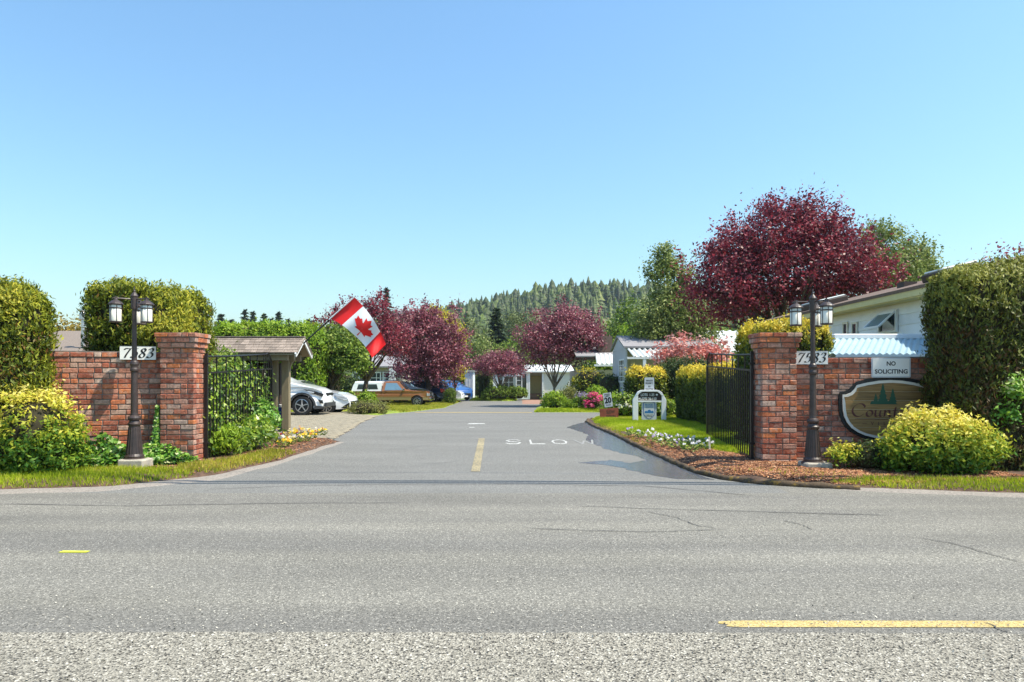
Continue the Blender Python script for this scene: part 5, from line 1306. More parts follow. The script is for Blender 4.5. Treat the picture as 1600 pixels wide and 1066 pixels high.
for p_ in (1007, 1036): MB().box((PX(p_, 32.05), 32.05, (pz(561, 32)+zb_)/2), (.14, .1, pz(561, 32)-zb_)).build('awning_post', MT['siding_white'], o)
o = thing('grey_bungalow', 'low grey roofed bungalow with corrugated porch left of the grey house', 'house', (5.6, 45, -.45))
Y = 42.0
MB().box((6.3, 46.2, .75), (4.2, 6.8, 2.4)).build('wall', MT['siding_beige'], o)
rf = MB(); gable(rf, 4.2, 8.4, 42.8, 49.6, pz(556, 42.5), 3.6, 'x', .2, .08); rf.build('roof', MT['roof_grey'], o)
corrugated('awning_panel', (PX(930, 42.6), 42.6, pz(553, 42.6)), (PX(966, 42.6), 42.6, pz(553, 42.6)), (-.1, -1.5, pz(569, 41.1)-pz(553, 42.6)), 2, MT['corr_white'], o, .05, .28)
MB().box((PX(948, 41.1), 41.1, pz(571, 41.1)), (1.5, .1, .12)).build('awning_beam', MT['white'], o)
for p_ in (931, 960): MB().box((PX(p_, 41.12), 41.12, .65), (.1, .1, 2.1)).build('awning_post', MT['white'], o)
MB().box((PX(945, 44), 44.2, pz(538, 44)), (22*44/F, .8, 1.0)).build('chimney', MT['roof_brown'], o)
# white carport roof behind the red shrub
o = thing('white_carport', 'white roofed carport glimpsed behind the red leaved shrub', 'carport', (10, 38, 0))
corrugated('roof_panel', (PX(1036, 38), 38, pz(517, 38)), (PX(1150, 38), 38, pz(517, 38)), (0, -3.2, pz(549, 34.8)-pz(517, 38)), 2, MT['corr_white'], o, .04, .4)
MB().box((11.2, 36.6, 1.1), (4.3, 2.4, 2.6)).build('wall', MT['siding_white'], o)
MB().box((PX(1090, 34.8), 34.8, pz(552, 34.8)), (3.7, .1, .14)).build('beam', MT['white'], o)
for xx in (8.4, 11.2): MB().box((xx, 34.85, .95), (.12, .12, 2.9)).build('post', MT['white'], o)

# white house closing the street
o = thing('white_cottage', 'small white cottage with bay window and open carport at the end of the street', 'house', (.8, 64, -.45))
Y = 62.0
def q(px, py, y=62.0): return PX(px, y), PZ(py, y)
xa, _ = q(770, 0); xb, _ = q(806, 0); xc, _ = q(826, 0); xd, _ = q(849, 0); xe = 5.5
MB().box(((xa+xb)/2, 65.5, .75), (xb-xa, 6, 2.4)).build('wall', MT['siding_white'], o)
MB().box(((xb+xc)/2, 65.2, .95), (xc-xb, 6.6, 2.8)).build('wall', MT['white'], o)
MB().box(((xc+xd)/2, 64.4, .8), (xd-xc-.02, 1.0, 2.4)).build('carport_back', MT['cream'], o)
MB().box(((xd+xe)/2, 65.2, .8), (xe-xd, 6.4, 2.5)).build('wall', MT['cream'], o)
MB().box((xc+.06, 61.95, .8), (.12, .12, 2.5)).build('carport_post', MT['white'], o)
MB().box((xd-.06, 61.95, .8), (.12, .12, 2.5)).build('carport_post', MT['white'], o)
MB().box(((xc+xd)/2, 63.86, .72), (1.0, .06, 1.95)).build('door', MT['fascia'], o)
MB().box(((xc+xd)/2, 63.2, -.2), (xd-xc-.3, .5, .5)).build('brick_planter', MT['paver_red'], o)
rf = MB(); gable(rf, xc-.2, xe, 61.9, 68, 2.08, 2.75, 'x', .15, .1); rf.build('roof', MT['corr_white'], o)
rf = MB(); gable(rf, xb-.1, xc-.25, 61.9, 68.4, 2.2, 2.55, 'y', .08, .1); rf.build('roof', MT['corr_white'], o)
rf = MB(); gable(rf, xa, xb-.3, 62.5, 68.4, 2.0, 2.5, 'x', .12, .1); rf.build('roof', MT['roof_grey'], o)
window(o, (PX(811, 61.88), 61.89, 1.05), .5, 1.3, (0, -1, 0), mull=(1, 3), fw=.08)
window(o, (PX(818, 61.88), 61.89, 1.05), .45, 1.5, (0, -1, 0), 'black', mull=(1, 2), fw=.06)
window(o, (PX(795, 62.4), 62.49, 1.1), .9, 1.1, (0, -1, 0), mull=(2, 2), fw=.08)
# carport end wall left of the street end
o = thing('garden_shed', 'narrow white shed wall beside the parked blue car', 'shed', (-3.75, 60.5, -.45))
MB().box((-3.78, 61.5, .8), (.72, 3.0, 2.5)).build('wall', MT['siding_white'], o)
MB().box((-3.78, 61.5, 2.09), (.95, 3.2, .1)).build('roof', MT['corr_white'], o)
for k in range(3): MB().box((-4.02+k*.24, 59.99, .8), (.02, .02, 2.4)).build('batten', MT['white'], o)
# house behind the pickup
o = thing('beige_house', 'beige bungalow with white framed windows behind the brown pickup', 'house', (-13, 58, -.45))
MB().box((-13.0, 60, .95), (7.6, 6, 2.9)).build('wall', MT['siding_beige'], o)
rf = MB(); gable(rf, -16.8, -9.2, 57, 63, 2.45, 3.5, 'x', .5, .12); rf.build('roof', MT['roof_grey'], o)
for px_, w_ in ((528, .8), (561, 1.0), (588, 1.1), (601, .7)): window(o, (PX(px_, 56.9), 56.99, 1.25), w_, 1.35, (0, -1, 0), mull=(2, 3), fw=.1)
MB().box((PX(613, 55.2), 55.2, .9), (.5, .12, 2.7)).build('porch_post', MT['white'], o)
# roofs on the left
o = thing('brown_roofed_house', 'house with a brown shingle roof glimpsed between the two left cedar hedges', 'house', (-15.5, 26, 0))
MB().box((-15.3, 26, 1.05), (4.4, 6, 2.1)).build('wall', MT['siding_beige'], o)
rf = MB(); gable(rf, -17.5, -13.1, 23, 29, 2.15, 3.2, 'x', .4, .12); rf.build('roof', MT['shingle'], o)
o = thing('vent_pipe', 'grey capped vent pipe above the brown roof by the left hedge', 'pipe', (PX(129.5, 23.5), 23.5, 0))
MB().lathe([(.05, 2.2), (.05, 3.4), (.11, 3.42), (.11, 3.62), (.04, 3.72), (.015, 3.8)], 12, (PX(129.5, 23.5), 23.5, 0)).build('flue', MT['alloy'], o)
o = thing('long_pale_roofed_building', 'long building with pale metal roof far behind the mail shelter', 'building', (-22, 63, -.45))
MB().box((-21.8, 63, 2.4), (9.6, 6, 5.8)).build('wall', MT['siding_white'], o)
rf = MB(); gable(rf, -26.6, -17.0, 60, 66, 5.35, 5.95, 'x', .3, .1); rf.build('roof', MT['corr_white'], o)
for k in range(4): window(o, (-25+k*2.2, 59.99, 3.6), 1.0, 1.0, (0, -1, 0), fw=.1)

# ================================================================== CARS (nose towards local +x)
def car(name, label, cat, loc, rz, W, prof, wx, wr, paint, shoulder, roofw=.78, cladding=None, group=None, side_windows=(), screens=(), lights=(), extra=None, spokes=5, bottom=.28, canopy=None, lower=None, plan=.1):
    """prof: upper outline (x,z) from tail bottom over the roof to nose bottom"""
    o = thing(name, label, cat, loc, rz, group)
    zmax = max(z for x, z in prof); xs = [p[0] for p in prof]; L0, L1 = min(xs), max(xs); half = (L1-L0)/2; xm = (L0+L1)/2
    def hwid(x, z):
        e = max(0, abs(x-xm)/half-.62)/.38; a = 1-plan*1.6*e*e
        t = max(0, (z-shoulder)/(zmax-shoulder)); b = max(0, (bottom+.25-z)/.25)
        return W/2*a*(1-(1-roofw)*t)*(1-.04*b)
    outline = []
    for i in range(len(prof)-1):
        (xa, za), (xb, zb) = prof[i], prof[i+1]; k = max(1, int(math.hypot(xb-xa, zb-za)/.22))
        for t in range(k): outline.append((xa+(xb-xa)*t/k, za+(zb-za)*t/k))
    outline.append(prof[-1]); nup = len(outline); ra = wr+.055
    low = []
    for cx in sorted(wx, reverse=True):
        a0 = math.asin(max(-1, min(1, (bottom-wr)/ra)))
        for k in range(13):
            a = a0+(math.pi-2*a0)*k/12; low.append((cx+ra*math.cos(a), wr+ra*math.sin(a)))
    poly = outline+low; n = len(poly)
    rows = [-1, -.93, -.6, 0, .6, .93, 1]
    V = []; Fc = []; mi = []
    for t in rows:
        for i, (x, z) in enumerate(poly):
            h = hwid(x, z); up = i < nup
            zz = z+(.018*(1-t*t) if up and z > shoulder-.05 else 0)-(.02 if abs(t) == 1 and up and z > shoulder-.02 else 0)
            xx = x
            if up and (i < 2 or i > nup-3 or abs(x-L0) < .12 or abs(x-L1) < .12): xx = x-(.10 if x > xm else -.10)*(t*t)
            V.append((xx, h*t, zz))
    tri = geometry.tessellate_polygon([[Vector((x, z, 0)) for x, z in poly]])
    top_o = (len(rows)-1)*n
    for t3 in tri:
        (x0, y0), (x1, y1), (x2, y2) = [poly[i] for i in t3]
        ccw = (x1-x0)*(y2-y0)-(x2-x0)*(y1-y0) > 0
        a = tuple(t3) if ccw else tuple(t3[::-1])
        Fc.append(a); mi.append(0); Fc.append(tuple(top_o+i for i in a[::-1])); mi.append(0)
    for r_ in range(len(rows)-1):
        for i in range(n):
            j = (i+1) % n; Fc.append((r_*n+j, r_*n+i, (r_+1)*n+i, (r_+1)*n+j)); mi.append(0 if i < nup-1 else 1)
    me = bpy.data.meshes.new('body'); me.from_pydata(V, [], Fc); me.materials.append(MT[paint]); me.materials.append(MT['rubber']); me.polygons.foreach_set('material_index', mi)
    bm = bmesh.new(); bm.from_mesh(me); bmesh.ops.recalc_face_normals(bm, faces=bm.faces)
    for e in bm.edges:
        if e.is_manifold and e.calc_face_angle(0) > R(38): e.smooth = False
    for f_ in bm.faces: f_.smooth = True
    bm.to_mesh(me); bm.free()
    body = link_mesh('body', me, o, True)
    def side_poly(pts, m, nm, off=.008, parent=None, sides=(-1, 1), th=.006):
        for s in sides:
            mb = MB(); tri = geometry.tessellate_polygon([[Vector((a, b, 0)) for a, b in pts]])
            vv = [(a, s*(hwid(a, b)+off), b) for a, b in pts]; mb.add(vv, [tuple(t) for t in tri])
            k = len(pts); vb = [(a, s*(hwid(a, b)-.012), b) for a, b in pts]; base = len(mb.v); mb.add(vb, [])
            mb.f += [(i, (i+1) % k, base+(i+1) % k, base+i) for i in range(k)]; mb.m += [0]*k
            mb.build(nm, MT[m], parent or o, local=True)
    for pts, m in side_windows: side_poly(pts, m, 'side_window')
    for (xa, za), (xb, zb), m, nm in screens:   # windscreen, rear glass, on the outline
        d = Vector((xb-xa, 0, zb-za)).normalized(); nn_ = Vector((-d.z, 0, d.x)); nn_ = nn_ if nn_.z > 0 else -nn_
        mb = MB(); vv = []
        for x, z in ((xa, za), (xb, zb)):
            for t in (-.86, -.5, 0, .5, .86): vv.append(Vector((x, hwid(x, z)*t, z+.018*(1-t*t)))+nn_*.012)
        mb.add(vv, [(i, i+1, 6+i, 5+i) for i in range(4)]); mb.build(nm, MT[m], o, local=True)
    for pts, m, nm in lights: side_poly(pts, m, nm, .012)
    if cladding:
        for cx in wx:
            pts = [(cx+(ra+.0)*math.cos(a), wr+(ra)*math.sin(a)) for a in [math.pi*k/12 for k in range(13)]]+[(cx+(ra+.07)*math.cos(a), wr+(ra+.07)*math.sin(a)) for a in [math.pi*(12-k)/12 for k in range(13)]]
            side_poly(pts, cladding, 'wheel_arch_trim', .014)
        a_, b_ = sorted(wx); side_poly([(a_+ra, bottom-.02), (b_-ra, bottom-.02), (b_-ra, bottom+.12), (a_+ra, bottom+.12)], cladding, 'sill_trim', .012)
        side_poly([(b_+ra, bottom-.04), (L1-.12, bottom-.02), (L1-.1, bottom+.06), (b_+ra+.02, bottom+.1)], cladding, 'bumper_trim', .014)
    for cx in wx:
        for s in (-1, 1):
            y = s*(W/2-.11); rot = Matrix.Rotation(R(90), 4, 'X') if s < 0 else Matrix.Rotation(R(-90), 4, 'X')
            tw = .105
            prof_t = [(wr*.66, -tw), (wr*.93, -tw), (wr, -tw*.6), (wr, tw*.6), (wr*.94, tw), (wr*.7, tw), (wr*.66, tw*.7)]
            wv = MB().lathe(prof_t, 28, (cx, y, wr), mat=rot).build('wheel', MT['rubber'], o, local=True, smooth=False)
            mb = MB(); mb.lathe([(wr*.68, tw*.55), (wr*.68, tw*.85), (wr*.62, tw*.9), (wr*.6, tw*.4)], 28, (cx, y, wr), mat=rot)
            for k in range(spokes):
                a = 2*math.pi*k/spokes+.3; c_ = Vector((cx, y, wr))
                p1 = rot @ Vector((.02*math.cos(a), .02*math.sin(a), tw*.75)); p2 = rot @ Vector((wr*.63*math.cos(a), wr*.63*math.sin(a), tw*.78))
                mb.bar(c_+p1, c_+p2, .05, .03)
            mb.lathe([(.06, tw*.6), (.05, tw*.9)], 12, (cx, y, wr), mat=rot)
            mb.build('rim', MT['alloy'], wv, local=True)
    if extra: extra(o, hwid, side_poly)
    return o
suv_prof = [(-2.33, .35), (-2.36, .75), (-2.3, 1.05), (-2.15, 1.45), (-1.95, 1.62), (-1.2, 1.69), (-.2, 1.68), (.35, 1.55), (1.0, 1.22), (1.3, 1.17), (1.9, 1.03), (2.2, .89), (2.33, .72), (2.36, .5), (2.3, .3)]
def suv_extra(o, hw_, sp_):
    MB().box((2.27, 0, .78), (.08, .8, .12)).build('grille', MT['black'], o, local=True, bevel=.01)
    MB().box((2.31, 0, .4), (.09, 1.3, .16)).build('lower_grille', MT['trim'], o, local=True, bevel=.01)
    for s in (-1, 1):
        MB().box((.62, s*.99, 1.12), (.14, .16, .13)).build('mirror', MT['paint_white'], o, local=True, bevel=.03)
        MB().bar((-1.7, s*.62, 1.72), (.0, s*.62, 1.73), .04).build('roof_rail', MT['alloy'], o, local=True)
        MB().box((-.1, s*.955, 1.0), (.2, .03, .03)).build('door_handle', MT['chrome'], o, local=True)
    sp_([(.5, .35), (.512, .35), (.6, 1.1), (.588, 1.1)], 'black', 'door_seam', .004)
car('white_suv', 'white crossover parked nearest the mail shelter', 'car', (-9.3, 26.25, 0), 0, 1.88, suv_prof, (-1.36, 1.5), .37, 'paint_white', 1.1, .74, 'trim', plan=.2,
    side_windows=[([(-1.9, 1.13), (-1.6, 1.5), (-.9, 1.57), (-.88, 1.13)], 'glass'), ([(-.82, 1.13), (-.84, 1.57), (-.15, 1.56), (-.1, 1.13)], 'glass'), ([(-.04, 1.13), (-.08, 1.55), (.28, 1.47), (.8, 1.13)], 'glass')],
    screens=[((.38, 1.535), (1.02, 1.16), 'glass', 'windscreen'), ((-2.26, 1.15), (-2.03, 1.53), 'glass', 'rear_window')],
    lights=[([(1.55, .99), (2.0, .9), (2.26, .8), (2.2, .7), (1.9, .82)], 'black', 'headlight_surround'), ([(1.7, .93), (1.95, .88), (1.93, .84), (1.75, .88)], 'lamp_lens', 'headlight'), ([(2.06, .6), (2.22, .57), (2.24, .44), (2.14, .46)], 'black', 'fog_light'), ([(-2.3, 1.0), (-2.05, 1.02), (-2.1, .85), (-2.33, .82)], 'tail', 'tail_light')], extra=suv_extra, spokes=5)
sed_prof = [(-2.38, .35), (-2.42, .7), (-2.36, .98), (-2.1, 1.08), (-1.75, 1.12), (-1.1, 1.4), (-.4, 1.44), (.2, 1.38), (1.0, 1.02), (1.3, .97), (1.9, .86), (2.25, .7), (2.42, .5), (2.4, .25)]
def sed_extra(o, hw_, sp_):
    MB().box((2.36, 0, .42), (.1, 1.3, .26)).build('grille', MT['black'], o, local=True, bevel=.01)
    for s in (-1, 1): MB().box((.7, s*.97, .98), (.13, .15, .11)).build('mirror', MT['paint_white'], o, local=True, bevel=.03)
    sp_([(2.0, .28), (2.32, .22), (2.34, .5), (2.22, .44)], 'black', 'bumper_vent', .014)
    sp_([(.55, .3), (.562, .3), (.68, .98), (.668, .98)], 'black', 'door_seam', .004)
car('white_sedan', 'white sedan with black bumper vents parked beside the white crossover', 'car', (-9.02, 28.9, -.1), 0, 1.84, sed_prof, (-1.42, 1.4), .345, 'paint_white', .98, .76,
    side_windows=[([(-1.6, 1.02), (-1.1, 1.33), (-.45, 1.37), (-.42, 1.02)], 'glass'), ([(-.36, 1.02), (-.38, 1.37), (.15, 1.31), (.72, 1.02)], 'glass')],
    screens=[((.25, 1.36), (.98, 1.04), 'glass', 'windscreen'), ((-1.72, 1.14), (-1.12, 1.39), 'glass', 'rear_window')],
    lights=[([(1.75, .82), (2.1, .74), (2.32, .62), (2.15, .6), (1.85, .7)], 'lamp_lens', 'headlight')], extra=sed_extra, spokes=10, bottom=.22)
pk_prof = [(-2.62, .42), (-2.64, .98), (-2.6, 1.02), (-.62, 1.02), (-.6, 1.06), (-.48, 1.62), (-.3, 1.68), (.35, 1.68), (.52, 1.62), (1.02, 1.1), (1.2, 1.06), (2.3, 1.0), (2.5, .92), (2.54, .6), (2.52, .42)]
def pk_extra(o, hw_, sp_):
    poly = [(-2.62, 1.03), (-2.5, 1.45), (-2.38, 1.66), (-.68, 1.66), (-.62, 1.6), (-.62, 1.03)]
    n = len(poly); V = []; 
    for t, dz in ((-1, -.05), (-.9, 0), (0, .03), (.9, 0), (1, -.05)):
        for x, z in poly: V.append((x, t*(.86-.12*(z-1.03)), z+(dz if z > 1.3 else 0)))
    f = []
    for r_ in range(4):
        for i in range(n): j = (i+1) % n; f.append((r_*n+j, r_*n+i, (r_+1)*n+i, (r_+1)*n+j))
    f += [tuple(range(n)), tuple(4*n+i for i in range(n))[::-1]]
    cn = MB().add(V, f).build('canopy', MT['paint_white'], o, local=True)
    for s in (-1, 1):
        MB().add([(x, s*(.868-.12*(z-1.03)), z) for x, z in [(-2.25, 1.15), (-2.15, 1.48), (-.95, 1.48), (-.85, 1.15)]], [(0, 1, 2, 3)]).build('canopy_window', MT['glass'], cn, local=True)
        MB().box((-1.55, s*.855, 1.31), (.04, .03, .34)).build('window_divider', MT['white'], cn, local=True)
        MB().box((.88, s*1.0, 1.13), (.1, .16, .16)).build('mirror', MT['chrome'], o, local=True, bevel=.02)
        MB().box((-.35, s*.945, .98), (.16, .03, .03)).build('door_handle', MT['chrome'], o, local=True)
        MB().box((2.52, s*.66, .8), (.05, .3, .17)).build('headlight', MT['lamp_lens'], o, local=True)
    MB().box((2.6, 0, .5), (.14, 1.9, .17)).build('front_bumper', MT['chrome'], o, local=True, bevel=.03)
    MB().box((-2.7, 0, .5), (.14, 1.8, .15)).build('rear_bumper', MT['chrome'], o, local=True, bevel=.03)
    MB().box((2.54, 0, .82), (.04, .95, .24)).build('grille', MT['black'], o, local=True)
    for a, b in ((-2.6, -1.98), (-1.12, 1.34), (2.12, 2.5)):
        sp_([(a, .44), (b, .44), (b, .6), (a, .6)], 'paint_tan', 'lower_stripe', .006)
        sp_([(a, .62), (b, .62), (b, .65), (a, .65)], 'paint_tan', 'pinstripe', .006)
    for a in (-.6, .72): sp_([(a, .45), (a+.014, .45), (a+.014, 1.02), (a, 1.02)], 'black', 'door_seam', .004)
car('brown_pickup', 'old brown pickup truck with white bed canopy parked on the grass', 'pickup', (-8.0, 45.95, -.45), 0, 1.92, pk_prof, (-1.55, 1.73), .36, 'paint_brown', 1.04, .8,
    side_windows=[([(-.4, 1.08), (-.32, 1.56), (.38, 1.56), (.78, 1.1)], 'skyglass')],
    screens=[((.55, 1.59), (1.0, 1.14), 'glass', 'windscreen')], lights=[([(2.38, .72), (2.5, .72), (2.48, .88), (2.38, .9)], 'lamp_lens', 'corner_light')], extra=pk_extra, spokes=8, bottom=.42, plan=.03)
def plain_extra(paint):
    def f(o, hw_, sp_):
        for s in (-1, 1): MB().box((.65, s*.97, 1.05), (.13, .15, .12)).build('mirror', MT[paint], o, local=True, bevel=.03)
        MB().box((2.3, 0, .5), (.1, 1.1, .22)).build('grille', MT['black'], o, local=True, bevel=.01)
        MB().box((2.34, 0, .36), (.03, .5, .12)).build('number_plate', MT['whiteplate'], o, local=True)
    return f
kw = dict(side_windows=[([(-1.9, 1.13), (-1.6, 1.5), (-.9, 1.57), (-.88, 1.13)], 'glass'), ([(-.82, 1.13), (-.84, 1.57), (-.15, 1.56), (-.1, 1.13)], 'glass'), ([(-.04, 1.13), (-.08, 1.55), (.28, 1.47), (.8, 1.13)], 'glass')],
    screens=[((.38, 1.535), (1.02, 1.16), 'glass', 'windscreen'), ((-2.26, 1.15), (-2.03, 1.53), 'glass', 'rear_window')],
    lights=[([(1.72, .92), (2.05, .86), (2.26, .78), (2.2, .7), (1.95, .78), (1.7, .86)], 'lamp_lens', 'headlight'), ([(-2.3, 1.05), (-2.0, 1.06), (-2.05, .82), (-2.33, .8)], 'tail', 'tail_light')])
sed_kw = dict(side_windows=[([(-1.6, 1.02), (-1.1, 1.33), (-.45, 1.37), (-.42, 1.02)], 'glass'), ([(-.36, 1.02), (-.38, 1.37), (.15, 1.31), (.72, 1.02)], 'glass')],
    screens=[((.25, 1.36), (.98, 1.04), 'glass', 'windscreen'), ((-1.72, 1.14), (-1.12, 1.39), 'glass', 'rear_window')], lights=[([(1.75, .82), (2.1, .74), (2.32, .62), (2.15, .6), (1.85, .7)], 'lamp_lens', 'headlight')])
car('dark_car', 'dark slate car nosing out just behind the brown pickup', 'car', (-7.95, 48.9, -.4), R(-4), 1.84, suv_prof, (-1.36, 1.34), .35, 'paint_slate', 1.1, .74, extra=plain_extra('paint_slate'), **kw)
car('navy_suv', 'navy blue car seen from its tail beside the clipped round bush', 'car', (-7.15, 51.9, -.4), R(180-10), 1.88, suv_prof, (-1.36, 1.34), .355, 'paint_navy', 1.1, .74, 'trim', extra=plain_extra('paint_navy'), **kw)
car('white_hatchback', 'white small car peeping out behind the clipped round bush', 'car', (-6.2, 54.6, -.4), R(-6), 1.8, sed_prof, (-1.42, 1.4), .34, 'paint_white', .98, .76, extra=plain_extra('paint_white'), bottom=.22, **sed_kw)
car('blue_suv', 'bright blue car parked beside the white shed wall', 'car', (-5.3, 58.2, -.4), R(-52), 1.88, suv_prof, (-1.36, 1.34), .355, 'paint_blue', 1.1, .74, extra=plain_extra('paint_blue'), **kw)

# ================================================================== TREES AND SHRUBS ALONG THE STREET
tree('plum_tree', 'tall spreading purple plum tree behind the white house on the right', 'tree', (10.9, 27.2, 0), 2.6, .2,
     [(-.2, 0, 5.7, 3.5, 2.8, 2.3), (-2.1, -.3, 5.0, 2.0, 1.8, 1.6), (2.2, -.2, 5.4, 1.9, 1.9, 1.5), (.3, 0, 7.3, 1.9, 1.6, 1.35), (1.2, .2, 6.8, 1.9, 1.5, 1.2), (-2.0, 0, 6.3, 1.2, 1.2, 1.0)], MT['plum'], 1050, 46, .27, .13, nlimb=38, shoots=100, seed=41, shell=(.4, 1.04), lobes=.34, zmin=-.85)
tree('plum_tree', 'purple plum tree with leaning trunk right behind the flag', 'tree', (PX(567, 37), 37, -.3), 1.9, .15,
     [(.2, 0, 3.9, 1.8, 1.6, 1.5), (-1.2, 0, 4.6, 1.3, 1.3, 1.1), (1.3, 0, 3.6, 1.4, 1.4, 1.3), (.2, 0, 5.3, 1.5, 1.2, 1.0), (-.6, -.2, 3.2, 1.2, 1.0, .8)], MT['plum'], 300, 42, .21, .13, nlimb=26, shoots=80, seed=42, shell=(.3, 1.05), lobes=.5, lean=(.25, 0))
tree('plum_tree', 'wide dark purple plum tree over the parked cars on the left', 'tree', (PX(668, 50), 50.5, -.45), 1.8, .2,
     [(0, 0, 4.2, 2.7, 2.2, 2.5), (-1.6, -.3, 4.9, 1.6, 1.5, 1.7), (1.3, -.2, 3.8, 1.7, 1.6, 1.8), (-.6, 0, 6.0, 1.5, 1.3, 1.0), (-.4, -.8, 2.4, 2.4, 1.4, 1.0)], MT['plum_far'], 640, 38, .27, .18, nlimb=26, shoots=80, seed=43, shell=(.35, 1.05), lobes=.45, zmin=-.9)
tree('plum_tree', 'rounded purple plum tree with pale bare limbs in the far flower border', 'tree', (PX(866, 45), 45, -.4), 1.3, .1,
     [(.35, 0, 4.2, 2.6, 2.0, 2.0), (-.9, 0, 3.7, 1.7, 1.6, 1.6), (1.4, -.2, 4.2, 1.7, 1.5, 1.7), (.5, 0, 5.5, 1.7, 1.4, 1.1), (2.2, 0, 5.4, .9, .9, .8)], MT['plum_far'], 460, 42, .24, .15, bark='bark_pale', nlimb=13, shoots=100, seed=44, shell=(.35, 1.05), lobes=.5, zmin=-.75)
tree('plum_tree', 'small mauve plum tree before the white cottage', 'tree', (PX(782, 57.8), 57.8, -.32), .9, .1,
     [(0, 0, 2.9, 2.0, 1.6, 1.25), (-.8, 0, 2.6, 1.2, 1.2, .9), (.9, 0, 2.7, 1.2, 1.1, .95)], MT['plum_far'], 260, 34, .24, .15, bark='bark_pale', nlimb=20, seed=45, shell=(.45, 1.0))
tree('plum_tree', 'purple plum tree top showing above the tall dark hedge at far right', 'tree', (17.9, 24, 0), 2.5, .15, [(0, 0, 4.7, 1.5, 1.3, 1.2), (1.8, 0, 4.9, 1.5, 1.2, 1.2)], MT['plum'], 140, 34, .25, .13, nlimb=10, shoots=14, seed=46)
tree('birch_tree', 'slender pale green tree with pointed top left of the tall plum', 'tree', (PX(1046, 35), 35, -.2), 3.0, .16,
     [(-.1, 0, 6.3, 1.0, .9, 1.7), (.1, 0, 4.5, 1.8, 1.4, 1.6), (1.3, 0, 4.2, 1.5, 1.2, 1.4), (-1.0, 0, 3.8, 1.1, 1.0, 1.3), (-.3, 0, 7.4, .5, .5, 1.1), (.6, 0, 6.4, .7, .6, 1.1)], MT['birch'], 520, 38, .24, .15, bark='bark_pale', nlimb=22, shoots=30, seed=47, zmin=-.9)
tree('birch_tree', 'grey green tree rising just right of the tall plum', 'tree', (PX(1375, 36), 36, -.2), 3.5, .18,
     [(0, 0, 8.2, 1.2, 1.2, 1.7), (.6, 0, 6.8, 1.5, 1.3, 1.6), (-.8, 0, 7.3, 1.1, 1.1, 1.4)], MT['birch'], 270, 38, .26, .16, nlimb=16, shoots=24, seed=48)
tree('birch_tree', 'grey green tree standing rightmost beyond the white house roof', 'tree', (PX(1428, 37), 37, -.2), 3.5, .18,
     [(0, 0, 7.7, 1.1, 1.2, 1.6), (.8, 0, 6.6, 1.2, 1.2, 1.4), (-.7, 0, 6.8, 1.0, 1.1, 1.3), (1.5, 0, 6.7, .7, .8, .6)], MT['birch'], 300, 38, .26, .16, nlimb=16, shoots=24, seed=49)
tree('evergreen_tree', 'dark bushy tree behind the grey house roof', 'tree', (PX(1078, 44), 45, -.4), 2.0, .2,
     [(0, 0, 3.6, 2.2, 1.6, 2.0), (-2.2, 0, 3.6, 1.5, 1.4, 1.6), (2.0, 0, 3.8, 1.8, 1.6, 1.7), (.6, 0, 5.0, 1.3, 1.2, 1.2)], MT['green'], 480, 36, .32, .18, seed=50, zmin=-.9)
tree('conical_tree', 'yellow green conical tree behind the bungalow chimney', 'tree', (PX(968, 52), 52, -.45), 1.2, .15,
     [(0, 0, 2.6, 2.0, 1.5, 2.0), (.6, 0, 4.2, 1.1, 1.0, 1.5), (-.9, 0, 2.8, 1.3, 1.2, 1.2), (.8, 0, 5.2, .6, .6, .9)], MT['bright'], 280, 36, .3, .18, seed=51, zmin=-.9)
tree('round_green_tree', 'round glossy green tree left of the flag over the white sedan', 'tree', (PX(519, 33.5), 33.5, -.2), 1.6, .12,
     [(0, 0, 2.9, 1.55, 1.4, 1.35), (-.7, 0, 2.8, .95, 1.0, 1.0), (.8, 0, 2.5, .9, 1.0, .9)], MT['green'], 420, 30, .18, .17, nlimb=16, seed=52, shell=(.6, 1.0), zmin=-.6, lobes=.12)
hedge('laurel_hedge', 'bright green domed hedge rising behind the mail shelter roof', 'hedge', (-11.4, 32.0, 1.75), (2.45, .9, 2.1), .95, 0, MT['bright'], .15, .5, .16, 1.2, 61, .1, .2, tuft=(2300, 13, .11), vb=.5)
hedge('laurel_hedge', 'dark green hedge filling the gap under the round green tree', 'hedge', (PX(497, 35.5), 35.5, .8), (1.2, .6, 1.3), .5, 0, MT['darkgreen'], .14, .5, .14, 1.3, 62, 0, .2, tuft=(500, 12, .11))
tree('photinia', 'loose shrub with bright red young leaves before the white carport', 'shrub', (PX(1078, 24.9), 24.9, .05), .25, .06,
     [(0, 0, 2.25, 1.1, .6, .75), (-.8, 0, 2.0, .62, .5, .65), (.9, 0, 2.2, .62, .5, .7)], MT['photinia'], 105, 24, .16, .14, bark='bark_pale', nlimb=46, seed=53, shell=(.3, 1.0), zmin=-.6)
hedge('brown_bare_hedge', 'brownish sparse hedge under the red leaved shrub', 'hedge', (PX(1082, 26.2), 26.6, .95), (1.35, .35, .95), .25, 0, MT['cedar_dark'], .09, .35, .08, 2, 64, 0, .4, tuft=(600, 12, .07), vb=.25)
tree('yellow_tree', 'bright yellow green treetop showing between the plums', 'tree', (PX(690, 64), 64, -.45), 3.2, .2,
     [(0, 0, 7.0, 1.3, 1.2, 1.2), (-.6, 0, 7.6, .9, .9, .9), (1.0, 0, 6.1, 1.1, 1.1, 1.2), (.6, 0, 4.6, 1.2, 1.1, 1.2)], MT['yellowtree'], 260, 36, .3, .2, seed=54)
